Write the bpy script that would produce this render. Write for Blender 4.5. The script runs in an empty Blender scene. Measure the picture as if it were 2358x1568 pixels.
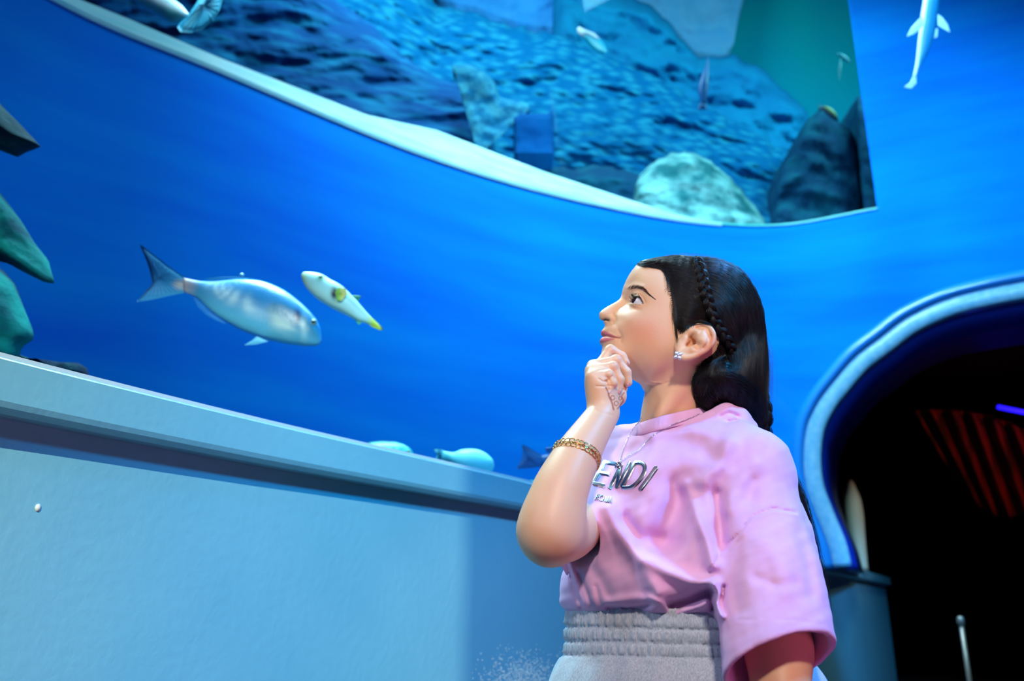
import bpy, bmesh, math, random
import numpy as np
from mathutils import Vector, Matrix, noise
from mathutils.bvhtree import BVHTree

# ------------------------------------------------------------------ camera, world, lights, exposure
SC = bpy.context.scene
PI = math.pi
F, PITCH, CAMH = 2000.0, math.radians(17.5), 0.80
CP, SP = math.cos(PITCH), math.sin(PITCH)
cd = bpy.data.cameras.new('camera'); cam = bpy.data.objects.new('camera', cd); SC.collection.objects.link(cam)
cam.location = (0, 0, CAMH); cam.rotation_euler = (PI/2 + PITCH, 0, 0)
cd.sensor_width = 36; cd.lens = 36*F/2358; cd.clip_start = 0.02; cd.clip_end = 100
cd.dof.use_dof = True; cd.dof.focus_distance = 1.19; cd.dof.aperture_fstop = 4.5
SC.camera = cam
SC.view_settings.view_transform = 'Standard'; SC.view_settings.look = 'None'
SC.view_settings.exposure = 0.0; SC.view_settings.gamma = 1.0
SC.cycles.max_bounces = 8; SC.cycles.transparent_max_bounces = 16; SC.cycles.diffuse_bounces = 3
SC.cycles.use_denoising = True; SC.cycles.sample_clamp_indirect = 6
w = bpy.data.worlds.new('world'); SC.world = w; w.use_nodes = True
w.node_tree.nodes['Background'].inputs[0].default_value = (0.01, 0.05, 0.16, 1)
w.node_tree.nodes['Background'].inputs[1].default_value = 0.22

def aim(o, target):
    d = Vector(target) - o.location
    o.rotation_euler = d.to_track_quat('-Z', 'Y').to_euler()
def area(name, loc, target, size, power, col, sy=None, spread=PI):
    l = bpy.data.lights.new(name, 'AREA'); l.energy = power; l.color = col; l.size = size
    l.spread = spread
    if sy: l.shape = 'RECTANGLE'; l.size_y = sy
    o = bpy.data.objects.new(name, l); SC.collection.objects.link(o); o.location = loc; aim(o, target); return o
def spot(name, loc, target, power, col, deg, blend, rad=0.05):
    l = bpy.data.lights.new(name, 'SPOT'); l.energy = power; l.color = col; l.spot_size = math.radians(deg)
    l.spot_blend = blend; l.shadow_soft_size = rad
    o = bpy.data.objects.new(name, l); SC.collection.objects.link(o); o.location = loc; aim(o, target); return o

# warm visitor-hall lamp on the girl, high and a little right of the camera
spot('key_lamp', (0.22, -0.95, 2.25), (0.30, 1.2, 1.10), 160, (1.0, 0.86, 0.74), 25, 0.5, 0.09)
# two added fills, then the whitish lamp washing the painted parapet on the left
spot('cool_fill_spot', (-1.5, -0.3, 2.1), (0.32, 1.2, 1.08), 54, (0.72, 0.82, 1.0), 25, 0.5, 0.12)  # added cool fill on the girl, standing in for tank light
spot('blue_parapet_fill', (1.5, 0.3, 2.6), (0.0, 2.3, 0.6), 430, (0.0, 0.36, 0.88), 62, 1.0, 0.15)  # blue fill added for the parapet's right section
spot('parapet_lamp', (0.0, -2.6, 3.3), (-1.1, 1.35, 0.15), 1000, (0.88, 1.0, 0.84), 42, 0.15, 0.008)
# tank lamps over the water, inside the tank
area('tank_lamp', (0.9, 3.9, 5.8), (0.9, 6.0, 1.7), 2.0, 205, (0.55, 0.88, 1.0), 1.2, 2.3)
area('tank_lamp_side', (-2.2, 1.2, 4.9), (-2.4, 4.4, 2.0), 1.2, 7, (0.5, 0.8, 1.0))
area('tank_lamp_front', (-0.9, 2.6, 3.9), (-0.6, 2.4, 1.3), 0.9, 48, (0.5, 0.92, 1.0), None, 1.3)
# blue hall lamp, added blue and pink fills, arch wall lamp
spot('blue_hall_lamp', (1.2, 2.0, 2.7), (0.38, 1.22, 1.20), 175, (0.06, 0.34, 1.0), 50, 0.8, 0.2)
spot('blue_tunnel_fill', (2.3, 3.2, 2.3), (3.1, 7.0, 0.6), 800, (0.04, 0.42, 1.0), 30, 0.8, 0.1)  # extra blue fill added to brighten the far parapet end
area('pink_fill', (1.3, -0.3, 0.45), (0.4, 1.2, 1.0), 0.7, 5.5, (1.0, 0.22, 0.66))  # low pink fill added to tint the girl's shadows
spot('arch_wall_lamp', (1.6, 1.6, 4.6), (3.2, 5.4, 2.4), 600, (0.30, 0.80, 1.0), 75, 1.0, 0.3)
# lamps above the reef behind the upper window
area('reef_lamp', (-0.5, 6.4, 9.2), (0.5, 9.0, 5.0), 2.5, 330, (0.45, 0.95, 1.0))
area('reef_lamp_side', (5.2, 7.0, 8.5), (3.0, 9.5, 5.5), 1.5, 230, (0.25, 0.95, 1.0))

# ------------------------------------------------------------------ pixel rays -> world points
def RAY(px, py):
    u, v = px-1179.0, 784.0-py
    return np.array([u, F*CP - v*SP, F*SP + v*CP])
def P(px, py, Y):
    d = RAY(px, py); s = Y/d[1]
    return np.array([d[0]*s, Y, CAMH + d[2]*s])
def PZ(px, py, z):
    d = RAY(px, py); s = (z-CAMH)/d[2]
    return np.array([d[0]*s, d[1]*s, z])
def proj(p):
    p = np.asarray(p, dtype=float)
    x = p[..., 0]; y = p[..., 1]; z = p[..., 2]-CAMH
    dep = y*CP + z*SP; up = -y*SP + z*CP
    return 1179.0 + F*x/dep, 784.0 - F*up/dep

# ------------------------------------------------------------------ linking and tagging
def link(name, me, mat=None, parent=None, smooth=True):
    o = bpy.data.objects.new(name, me); SC.collection.objects.link(o)
    if mat is not None:
        for m_ in (mat if isinstance(mat, (list, tuple)) else [mat]): me.materials.append(m_)
    if smooth: me.polygons.foreach_set('use_smooth', [True]*len(me.polygons))
    if parent is not None: o.parent = parent
    return o
def mesh(name, V, Fc, mat=None, parent=None, smooth=True):
    me = bpy.data.meshes.new(name)
    me.from_pydata([tuple(map(float, v)) for v in V], [], [tuple(int(i) for i in f) for f in Fc]); me.update()
    return link(name, me, mat, parent, smooth)
def mesh_fast(name, V, Q, mat=None, parent=None):
    V = np.asarray(V, dtype=np.float32); Q = np.asarray(Q, dtype=np.int32); k = Q.shape[1]
    me = bpy.data.meshes.new(name)
    me.vertices.add(len(V)); me.vertices.foreach_set('co', V.ravel())
    me.loops.add(Q.size); me.loops.foreach_set('vertex_index', Q.ravel())
    me.polygons.add(len(Q)); me.polygons.foreach_set('loop_start', np.arange(0, Q.size, k, dtype=np.int32))
    me.update(calc_edges=True); me.validate()
    return link(name, me, mat, parent)
def tag(o, label=None, cat=None, group=None, kind=None):
    if label: o['label'] = label
    if cat: o['category'] = cat
    if group: o['group'] = group
    if kind: o['kind'] = kind
    return o
def empty(name, loc=(0, 0, 0)):
    o = bpy.data.objects.new(name, None); SC.collection.objects.link(o); o.location = loc; o.empty_display_size = 0.05
    bpy.context.view_layer.update(); return o
def under(child, parent):
    child.parent = parent; child.matrix_parent_inverse = Matrix.Translation(-Vector(parent.location)); return child

# ------------------------------------------------------------------ materials
def srgb(r, g, b):
    f = lambda c: (c/255/12.92) if c/255 <= 0.04045 else ((c/255+0.055)/1.055)**2.4
    return (f(r), f(g), f(b), 1)
def mat(name, col, rough=0.5, spec=0.5, metal=0.0, col2=None, nscale=8, ndetail=4, stretch=None, bump=0.0, bscale=40,
        coat=0.0, coat_rough=0.05, sss=0.0, sss_col=None, vcol=False, ramp=(0.35, 0.65), emis=None, estr=0, voronoi=None, sheen=0,
        bdist=0.01):
    m = bpy.data.materials.new(name); m.use_nodes = True; nt = m.node_tree; N = nt.nodes; L = nt.links
    b = N['Principled BSDF']
    I = b.inputs
    I['Base Color'].default_value = col; I['Roughness'].default_value = rough; I['Metallic'].default_value = metal
    I['Specular IOR Level'].default_value = spec; I['Coat Weight'].default_value = coat; I['Coat Roughness'].default_value = coat_rough
    if sss:
        I['Subsurface Weight'].default_value = sss; I['Subsurface Radius'].default_value = (0.012, 0.0045, 0.0025); I['Subsurface Scale'].default_value = 1.0
    if sheen: I['Sheen Weight'].default_value = sheen; I['Sheen Roughness'].default_value = 0.5
    if emis: I['Emission Color'].default_value = emis; I['Emission Strength'].default_value = estr
    tc = N.new('ShaderNodeTexCoord'); vec = tc.outputs['Object']
    if stretch:
        mp = N.new('ShaderNodeMapping'); mp.inputs['Scale'].default_value = stretch; L.new(vec, mp.inputs[0]); vec = mp.outputs[0]
    if col2 is not None:
        if voronoi:
            t = N.new('ShaderNodeTexVoronoi'); t.inputs['Scale'].default_value = voronoi; L.new(vec, t.inputs['Vector']); src = t.outputs['Distance']
        else:
            t = N.new('ShaderNodeTexNoise'); t.inputs['Scale'].default_value = nscale; t.inputs['Detail'].default_value = ndetail
            L.new(vec, t.inputs['Vector']); src = t.outputs['Fac']
        r = N.new('ShaderNodeValToRGB'); r.color_ramp.elements[0].position = ramp[0]; r.color_ramp.elements[1].position = ramp[1]
        r.color_ramp.elements[0].color = col; r.color_ramp.elements[1].color = col2
        L.new(src, r.inputs[0]); L.new(r.outputs[0], I['Base Color'])
    if vcol:
        a = N.new('ShaderNodeVertexColor'); a.layer_name = 'Col'
        if col2 is not None:
            mx = N.new('ShaderNodeMix'); mx.data_type = 'RGBA'; mx.blend_type = 'MULTIPLY'; mx.inputs[0].default_value = 1
            L.new(a.outputs[0], mx.inputs[6]); L.new(r.outputs[0], mx.inputs[7]); L.new(mx.outputs[2], I['Base Color'])
        else: L.new(a.outputs[0], I['Base Color'])
    if bump:
        t2 = N.new('ShaderNodeTexNoise'); t2.inputs['Scale'].default_value = bscale; t2.inputs['Detail'].default_value = 4
        L.new(vec, t2.inputs['Vector'])
        bp = N.new('ShaderNodeBump'); bp.inputs['Strength'].default_value = bump; bp.inputs['Distance'].default_value = bdist
        L.new(t2.outputs['Fac'], bp.inputs['Height']); L.new(bp.outputs[0], I['Normal'])
        if coat: L.new(bp.outputs[0], I['Coat Normal'])
    return m

# ------------------------------------------------------------------ small geometry helpers
def catmull(pts, n):
    """n points along a smooth curve through pts (any dimension)."""
    p = np.asarray(pts, dtype=float)
    if len(p) == 2: return p[0] + (p[1]-p[0])*np.linspace(0, 1, n)[:, None]
    seg = np.linalg.norm(np.diff(p, axis=0), axis=1); t = np.concatenate([[0], np.cumsum(np.maximum(seg, 1e-9)**0.5)])
    m = np.zeros_like(p)
    m[1:-1] = ((p[2:]-p[1:-1])/(t[2:]-t[1:-1])[:, None]*(t[1:-1]-t[:-2])[:, None] + (p[1:-1]-p[:-2])/(t[1:-1]-t[:-2])[:, None]*(t[2:]-t[1:-1])[:, None])/(t[2:]-t[:-2])[:, None]
    m[0] = (p[1]-p[0])/(t[1]-t[0]); m[-1] = (p[-1]-p[-2])/(t[-1]-t[-2])
    q = np.linspace(0, t[-1], n); i = np.clip(np.searchsorted(t, q, side='right')-1, 0, len(p)-2)
    h = (t[i+1]-t[i])[:, None]; s = ((q-t[i])[:, None])/h
    return (2*s**3-3*s**2+1)*p[i] + (s**3-2*s**2+s)*h*m[i] + (-2*s**3+3*s**2)*p[i+1] + (s**3-s**2)*h*m[i+1]
def frames(path):
    """parallel-transport frames along a path."""
    path = np.asarray(path); T = np.gradient(path, axis=0); T /= np.linalg.norm(T, axis=1)[:, None]+1e-12
    u = np.cross(T[0], (0, 0, 1.0))
    if np.linalg.norm(u) < 1e-3: u = np.cross(T[0], (0, 1.0, 0))
    u /= np.linalg.norm(u); U = [u]
    for i in range(1, len(path)):
        u = U[-1] - T[i]*np.dot(U[-1], T[i]); U.append(u/np.linalg.norm(u))
    U = np.array(U); return T, U, np.cross(T, U)
def tube(path, rad, n=8, caps=True):
    path = np.asarray(path, float); T, U, W = frames(path); k = len(path)
    rad = np.broadcast_to(np.asarray(rad, float), (k,))
    a = np.linspace(0, 2*PI, n, endpoint=False)
    V = path[:, None, :] + rad[:, None, None]*(np.cos(a)[None, :, None]*U[:, None, :] + np.sin(a)[None, :, None]*W[:, None, :])
    V = V.reshape(-1, 3); Q = []
    for i in range(k-1):
        for j in range(n):
            Q.append((i*n+j, i*n+(j+1) % n, (i+1)*n+(j+1) % n, (i+1)*n+j))
    if caps: Q.append(tuple(range(n))[::-1]); Q.append(tuple(range((k-1)*n, k*n)))
    return V, Q
class MB:
    def __init__(s): s.V = []; s.F = []; s.n = 0
    def add(s, V, Fc):
        s.V.append(np.asarray(V, float)); s.F += [tuple(int(i)+s.n for i in f) for f in Fc]; s.n += len(V)
    def build(s, name, mt, parent=None, smooth=True):
        return mesh(name, np.concatenate(s.V), s.F, mt, parent, smooth)
def sweep(plan, prof, closed_prof=True):
    """sweep a (offset, z) profile along a plan polyline; offset is to the right-hand normal of the path."""
    plan = np.asarray(plan, float); T = np.gradient(plan, axis=0); T /= np.linalg.norm(T, axis=1)[:, None]
    Nn = np.stack([T[:, 1], -T[:, 0]], 1); k = len(prof); V = []
    for i in range(len(plan)):
        for (o, z) in prof: V.append((plan[i, 0]+Nn[i, 0]*o, plan[i, 1]+Nn[i, 1]*o, z))
    Q = []
    for i in range(len(plan)-1):
        for j in range(k if closed_prof else k-1):
            Q.append((i*k+j, (i+1)*k+j, (i+1)*k+(j+1) % k, i*k+(j+1) % k))
    if closed_prof: Q.append(tuple(range(k))); Q.append(tuple(range((len(plan)-1)*k, len(plan)*k))[::-1])
    return V, Q
def fbm(x, y, z=0.0, oct=4):
    return noise.fractal(Vector((float(x), float(y), float(z))), 1.0, 2.0, oct)
# ------------------------------------------------------------------ setting
M_paint = mat('parapet_paint', srgb(118, 178, 192), rough=0.36, spec=0.5, bump=0.25, bscale=55, coat=0.35, coat_rough=0.18, bdist=0.004,
              col2=srgb(126, 184, 196), nscale=3)
M_blue = mat('tank_wall_blue', srgb(0, 130, 234), rough=0.8, spec=0.04, col2=srgb(0, 106, 228), nscale=1.6, ndetail=3, stretch=(0.35, 0.35, 2.6), ramp=(0.3, 0.7))
M_trimblue = mat('arch_paint_light', srgb(92, 162, 210), rough=0.4, spec=.3, bump=0.35, bscale=90, coat=0.2, col2=srgb(122, 178, 216), nscale=25, bdist=0.004)
M_ringblue = mat('arch_paint_blue', srgb(20, 128, 225), rough=0.3, coat=0.4)
M_sill = mat('window_sill_paint', srgb(185, 248, 255), rough=0.5, col2=srgb(150, 238, 252), nscale=4, stretch=(1, 1, 9))
M_dark = mat('tunnel_black', srgb(8, 8, 12), rough=0.9, spec=0.1)
M_floor = mat('floor_dark', srgb(30, 34, 44), rough=0.45)
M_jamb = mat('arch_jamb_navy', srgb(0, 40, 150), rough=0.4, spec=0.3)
def glass_mat(name):
    m = bpy.data.materials.new(name); m.use_nodes = True; N = m.node_tree.nodes; L = m.node_tree.links
    N.remove(N['Principled BSDF']); out = N['Material Output']
    t = N.new('ShaderNodeBsdfTransparent'); g = N.new('ShaderNodeBsdfGlossy'); g.inputs['Roughness'].default_value = 0.02
    f = N.new('ShaderNodeValue'); f.outputs[0].default_value = 0.012; mx = N.new('ShaderNodeMixShader')
    t.inputs[0].default_value = (0.99, 1, 1, 1)
    L.new(f.outputs[0], mx.inputs[0]); L.new(t.outputs[0], mx.inputs[1]); L.new(g.outputs[0], mx.inputs[2]); L.new(mx.outputs[0], out.inputs[0])
    return m
M_glass = glass_mat('clear_acrylic')

LEDGE = 1.15
lp = [PZ(-900, 560, LEDGE)[:2], PZ(-400, 705, LEDGE)[:2], PZ(0, 815, LEDGE)[:2], PZ(300, 892, LEDGE)[:2], PZ(660, 980, LEDGE)[:2],
      PZ(1000, 1058, LEDGE)[:2], PZ(1225, 1110, LEDGE)[:2], PZ(1600, 1208, LEDGE)[:2], PZ(1890, 1288, LEDGE)[:2], PZ(1990, 1313, LEDGE)[:2], PZ(2050, 1330, LEDGE)[:2]]
ledge_plan = catmull(lp, 160)
# parapet below the tank: a long painted wall with an overhanging rounded cap
prof_wall = [(-0.055, 0.0), (-0.055, LEDGE-0.074), (-0.2, LEDGE-0.074), (-0.2, 0.0)]
prof_cap = [(0.0, LEDGE-0.006), (-0.006, LEDGE), (-0.16, LEDGE), (-0.16, LEDGE-0.074), (-0.02, LEDGE-0.078), (-0.004, LEDGE-0.072), (0.0, LEDGE-0.064)]
V, Q = sweep(ledge_plan, prof_wall[::-1]); tag(mesh('wall_parapet', V, Q, M_paint, smooth=False), kind='structure')
V, Q = sweep(ledge_plan, prof_cap[::-1]); cap = tag(mesh('trim_1', V, Q, M_paint, smooth=False), kind='structure')
# white sealant bead where the acrylic stands on the cap, with ragged paint edge
M_bead = mat('sealant_white', srgb(196, 214, 218), rough=0.5)
V, Q = sweep(ledge_plan[:140], [(-0.004, LEDGE-0.003), (-0.004, LEDGE+0.004), (-0.012, LEDGE+0.006), (-0.016, LEDGE-0.003)][::-1])
tag(mesh('trim_2', V, Q, M_bead, smooth=False), kind='structure')
# acrylic pane of the tank
V, Q = sweep(ledge_plan[:138], [(-0.02, LEDGE+0.001), (-0.02, 5.2)], False)
pane = tag(mesh('window_1', V, Q, M_glass), kind='structure')

# back wall of the tank, a curved blue wall
K = 2.86
wz = CAMH + K
pw = [(-3.6, -1.2), (-3.35, 0.8), (-2.9, 2.3)] + [tuple(PZ(a, b, wz)[:2]) for a, b in
      ((130, 0), (500, 160), (960, 350), (1250, 440), (1600, 510), (1800, 518), (2020, 480))]
_q = PZ(1800, 518, wz)[:2]
ARCH_T = np.array(pw[-1])-_q; ARCH_T /= np.linalg.norm(ARCH_T); ARCH_N = np.array([-ARCH_T[1], ARCH_T[0]])
e = np.array(pw[-1])
pw += [tuple(e + ARCH_T*d) for d in (0.8, 1.8, 3.2, 4.6)]
wall_plan = catmull(pw, 400)
# where does each plan point sit: the arch plane passes through the last bend
AP = e
def arch_hit(px, py, off=0.0):
    d = RAY(px, py); s = (np.dot(AP - ARCH_N*off, ARCH_N))/(d[0]*ARCH_N[0]+d[1]*ARCH_N[1])
    return np.array([d[0]*s, d[1]*s, CAMH+d[2]*s])
def arch_uv(px, py, off=0.0):
    p = arch_hit(px, py, off); return np.array([np.dot(p[:2]-AP, ARCH_T), p[2]])
def arch_xyz(u, z, off=0.0):
    """a point of the arch plane, off metres in front of it (towards the hall)."""
    q = AP + ARCH_T*u - ARCH_N*off; return (q[0], q[1], z)
def inset(curve, d):
    T = np.gradient(curve, axis=0); T /= np.linalg.norm(T, axis=1)[:, None]
    return curve + np.stack([T[:, 1], -T[:, 0]], 1)*d
# outer edge of the arch ring, mirrored about its crown
half_px = [(1876, 1267), (1851, 1203), (1828, 1139), (1819, 1074), (1828, 978), (1857, 914), (1896, 862), (1947, 804), (2005, 759), (2069, 711), (2166, 666), (2262, 640), (2358, 621)]
half_outer = [arch_uv(x_, y_) for x_, y_ in half_px]; UC = half_outer[-1][0]+0.10
half_outer = [(half_outer[0][0]+0.015, 1.09)]+[tuple(q) for q in half_outer]+[(UC, half_outer[-1][1]+0.006)]
half = catmull(half_outer, 80); OUT = np.concatenate([half, [(2*UC-u, z) for u, z in half[::-1][1:]]]); OUT = np.concatenate([OUT, [(OUT[-1][0], z) for z in np.linspace(1.06, 0.0, 20)]])
def in_poly(x, y, poly):
    x = np.asarray(x, float); y = np.asarray(y, float); r = np.zeros(x.shape, bool); j = len(poly)-1
    for i in range(len(poly)):
        xi, yi = poly[i]; xj, yj = poly[j]
        c = ((yi > y) != (yj > y)) & (x < (xj-xi)*(y-yi)/(yj-yi+1e-12)+xi); r ^= c; j = i
    return r
HOLE = np.concatenate([inset(OUT, 0.12), [(-0.95, 0.0), (-0.95, 1.12)]])
# blue wall mesh with the arch and the upper window left open
zs = np.concatenate([np.linspace(0, wz, 118), np.linspace(wz, 6.4, 80)[1:]])
seg = np.linalg.norm(np.diff(wall_plan, axis=0), axis=1); ss = np.concatenate([[0], np.cumsum(seg)])
iAP = int(np.argmin(np.linalg.norm(wall_plan-AP, axis=1))); wall_plan[iAP] = AP
i0 = int(np.argmin(np.linalg.norm(wall_plan-np.array([-3.1, 1.7]), axis=1)))
nw, nz = len(wall_plan), len(zs); V = np.array([(p[0], p[1], z) for p in wall_plan for z in zs])
Q = []
for i in range(nw-1):
    c = (wall_plan[i]+wall_plan[i+1])/2; u = np.dot(c-AP, ARCH_T); zc = (zs[:-1]+zs[1:])/2
    hole = in_poly(np.full(nz-1, u), zc, HOLE) if u > -1.0 else np.zeros(nz-1, bool)
    win = (zs[:-1] >= wz-1e-6) & (zs[:-1] < 6.0) & (i0 <= i < iAP)
    for j in range(nz-1):
        if not hole[j] and not win[j]: Q.append((i*nz+j, (i+1)*nz+j, (i+1)*nz+j+1, i*nz+j+1))
wall = tag(mesh('wall_back', V, Q, M_blue), kind='structure')
sm = wall.modifiers.new('solid', 'SOLIDIFY'); sm.thickness = 0.10; sm.offset = -1
# arch trim: light flat band, blue outer ring, navy jamb
def strip(name, curves, mt, off_list, closed=True):
    """closed strip through several (curve, off) rails"""
    k = len(curves); n = len(curves[0]); V = []; Q = []
    for i in range(n):
        for c, o in zip(curves, off_list): V.append(arch_xyz(c[i][0], c[i][1], o))
    for i in range(n-1):
        for j in range(k): Q.append((i*k+j, i*k+(j+1) % k, (i+1)*k+(j+1) % k, (i+1)*k+j))
    Q.append(tuple(range(k))[::-1]); Q.append(tuple(range((n-1)*k, n*k)))
    return tag(mesh(name, V, Q, mt, smooth=True), kind='structure')
RI = lambda d: inset(OUT, d)
strip('trim_3', [RI(0.0), RI(0.015), RI(0.055), RI(0.085), RI(0.10), RI(0.10), RI(0.0)], M_ringblue, [0.0, 0.045, 0.085, 0.075, 0.03, -0.05, -0.05])
strip('trim_4', [RI(0.098), RI(0.105), RI(0.205), RI(0.215), RI(0.215), RI(0.098)], M_trimblue, [0.04, 0.055, 0.055, 0.04, -0.03, -0.03])
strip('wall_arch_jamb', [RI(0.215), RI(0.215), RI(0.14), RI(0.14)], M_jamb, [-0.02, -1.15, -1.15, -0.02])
# dark tunnel room behind the arch
def box(name, lo, hi, mt, parent=None):
    x0, y0, z0 = lo; x1, y1, z1 = hi
    V = [(x0, y0, z0), (x1, y0, z0), (x1, y1, z0), (x0, y1, z0), (x0, y0, z1), (x1, y0, z1), (x1, y1, z1), (x0, y1, z1)]
    return mesh(name, V, [(0, 3, 2, 1), (4, 5, 6, 7), (0, 1, 5, 4), (1, 2, 6, 5), (2, 3, 7, 6), (3, 0, 4, 7)], mt, parent, smooth=False)
def slab(name, uv0, uv1, z0, z1, th, mt):
    """vertical slab between two plan points"""
    a = np.array(uv0, float); b = np.array(uv1, float); t = (b-a)/np.linalg.norm(b-a); n_ = np.array([t[1], -t[0]])*th
    pts = [a, b, b+n_, a+n_]
    V = [(p[0], p[1], z0) for p in pts] + [(p[0], p[1], z1) for p in pts]
    return mesh(name, V, [(0, 3, 2, 1), (4, 5, 6, 7), (0, 1, 5, 4), (1, 2, 6, 5), (2, 3, 7, 6), (3, 0, 4, 7)], mt, smooth=False)
c0 = AP + ARCH_T*(-1.0) + ARCH_N*0.13; c1 = c0 + ARCH_N*7.6; c2 = AP + ARCH_T*4.2 + ARCH_N*0.13; c3 = c2 + ARCH_N*7.6
tag(slab('wall_tunnel_left', c1, c0, 0, 3.3, 0.1, M_dark), kind='structure')
tag(slab('wall_tunnel_end', c3, c1, 0, 3.3, 0.1, M_dark), kind='structure')
tag(slab('wall_tunnel_right', c2, c3, 0, 3.3, 0.1, M_dark), kind='structure')
tc = [c0, c1, c3, c2]
V = [(p[0], p[1], 3.3) for p in tc]+[(p[0], p[1], 3.38) for p in tc]
tag(mesh('ceiling', V, [(0, 1, 2, 3), (7, 6, 5, 4), (0, 4, 5, 1), (1, 5, 6, 2), (2, 6, 7, 3), (3, 7, 4, 0)], M_dark, smooth=False), kind='structure')
tag(box('floor', (-7, -4, -0.1), (12, 15, 0.0), M_floor), kind='structure')
# pale sill strip along the lower edge of the upper window
top_band = [(250, 30), (290, 48), (500, 137), (840, 268), (1000, 303), (1250, 398), (1470, 470), (1560, 498), (1640, 515)]
iA = int(np.argmin(np.linalg.norm(wall_plan-PZ(100, -15, wz)[:2], axis=1))); iB = int(np.argmin(np.linalg.norm(wall_plan-PZ(1660, 513, wz)[:2], axis=1)))
sx = wall_plan[iA:iB+1]; bx, bz = [], []
for p in sx: bx.append(proj((p[0], p[1], wz))[0])
tb = np.array([(60, -35), (170, 0)] + top_band[1:] + [(1700, 520)])
Vs = []; Qs = []
for k_, p in enumerate(sx):
    px = bx[k_]; want = np.interp(px, tb[:, 0], tb[:, 1])
    # height at which this plan point projects to the wanted row
    zz = np.linspace(wz, wz+0.6, 200); pr = proj(np.stack([np.full(200, p[0]), np.full(200, p[1]), zz], 1))[1]
    h = float(np.interp(-want, -pr, zz))-wz; h = max(h, 0.004)
    t_ = sx[min(k_+1, len(sx)-1)]-sx[max(k_-1, 0)]; t_ = t_/np.linalg.norm(t_); nn = np.array([t_[1], -t_[0]])
    for (o, z) in ((0.012, -0.02), (0.02, 0.0), (0.02, h), (-0.06, h+0.01), (-0.06, -0.02)):
        Vs.append((p[0]+nn[0]*o, p[1]+nn[1]*o, wz+z))
for i in range(len(sx)-1):
    for j in range(5): Qs.append((i*5+j, (i+1)*5+j, (i+1)*5+(j+1) % 5, i*5+(j+1) % 5))
tag(mesh('trim_6', Vs, Qs, M_sill, smooth=False), kind='structure')
# thin pale edge round the rest of the window
M_edge = mat('window_edge_teal', srgb(60, 190, 190), rough=0.4)
i1 = int(np.argmin(np.linalg.norm(wall_plan-PZ(1600, 510, wz)[:2], axis=1)))
V, Q = sweep(wall_plan[i1:iAP+1], [(0.012, wz-0.008), (0.012, wz+0.006), (-0.08, wz+0.006), (-0.08, wz-0.008)]); tag(mesh('trim_7', V, Q, M_edge, smooth=False), kind='structure')

# ------------------------------------------------------------------ reef behind the upper window
def rock_relief(name, top, bottom, Y, mt, slope=0.6, amp=0.12, freq=2.2, nx=120, ny=50, depth=0.5, seed=0, bumps=None, round_=0.35, edge=0.04, ridged=0.0, parent=None, zmin=None):
    """a closed rock: its front drops from the ridge `top` to `bottom` (pixel rays at distance Y), bulging and broken by noise."""
    top = np.array(top, float); bottom = np.array(bottom, float)
    tx = np.linspace(0, 1, nx)
    def rs(c, t):
        s = np.concatenate([[0], np.cumsum(np.linalg.norm(np.diff(c, axis=0), axis=1))]); s /= s[-1]
        return np.stack([np.interp(t, s, c[:, 0]), np.interp(t, s, c[:, 1])], 1)
    T_, B_ = rs(top, tx), rs(bottom, tx); V = []
    for i in range(nx):
        for j in range(ny):
            t = j/(ny-1); q = T_[i]*(1-t)+B_[i]*t
            e_ = min(1, min(i, nx-1-i)/(nx*0.12), j/(ny*0.14)); bul = 1-math.sqrt(max(0, 1-(1-e_)**2))
            y = Y - slope*t + round_*bul
            p = P(q[0], q[1], y)
            n1 = fbm(p[0]*freq+seed, p[2]*freq*1.4, seed, 5)
            if ridged: n1 = n1*(1-ridged) + ridged*(1-2*abs(fbm(p[0]*freq*0.8+seed, p[2]*freq*1.9-p[0]*freq*0.7, seed+3, 4)))
            d_ = amp*n1
            if bumps:
                bs, ba = bumps; v = noise.voronoi(Vector((p[0]*bs, p[1]*bs*0.3, p[2]*bs*1.3)))[0]
                d_ += ba*(0.9-min(v[0]*1.7, 1.2))
            q2 = P(q[0]+edge*100*fbm(i*0.13, seed, 0, 3)*(1-e_), q[1]+edge*180*fbm(i*0.17, seed+5, 0, 4)*(1-e_), y-d_*(0.3+0.7*e_))
            if zmin is not None: q2[2] = max(q2[2], zmin)
            V.append(q2)
    nf = len(V); Q = []
    for i in range(nx-1):
        for j in range(ny-1): Q.append((i*ny+j, i*ny+j+1, (i+1)*ny+j+1, (i+1)*ny+j))
    border = [i*ny for i in range(nx)] + [(nx-1)*ny+j for j in range(1, ny)] + [i*ny+ny-1 for i in range(nx-2, -1, -1)] + [j for j in range(ny-2, 0, -1)]
    for b in border: v = V[b]; V.append((v[0], v[1]+depth, v[2]))
    nb = len(border)
    for k in range(nb): Q.append((border[k], border[(k+1) % nb], nf+(k+1) % nb, nf+k))
    Q.append(tuple(range(nf, nf+nb))[::-1])
    return mesh(name, V, Q, mt, parent)
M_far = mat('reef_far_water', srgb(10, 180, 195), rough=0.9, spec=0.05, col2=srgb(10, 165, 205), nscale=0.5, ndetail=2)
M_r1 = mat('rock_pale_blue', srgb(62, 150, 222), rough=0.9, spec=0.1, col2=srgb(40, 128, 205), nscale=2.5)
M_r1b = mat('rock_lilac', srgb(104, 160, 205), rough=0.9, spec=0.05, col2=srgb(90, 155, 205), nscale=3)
M_r2 = mat('rock_mid_teal', srgb(12, 128, 178), rough=0.9, spec=0.1, col2=srgb(10, 110, 165), nscale=2)
M_scale = mat('coral_slope', srgb(34, 140, 176), rough=0.9, spec=0.05, col2=srgb(0, 94, 150), voronoi=5.5, stretch=(1, .5, 1.5), ramp=(0.05, 0.6), bump=0.3, bscale=6, bdist=0.05)
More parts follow.
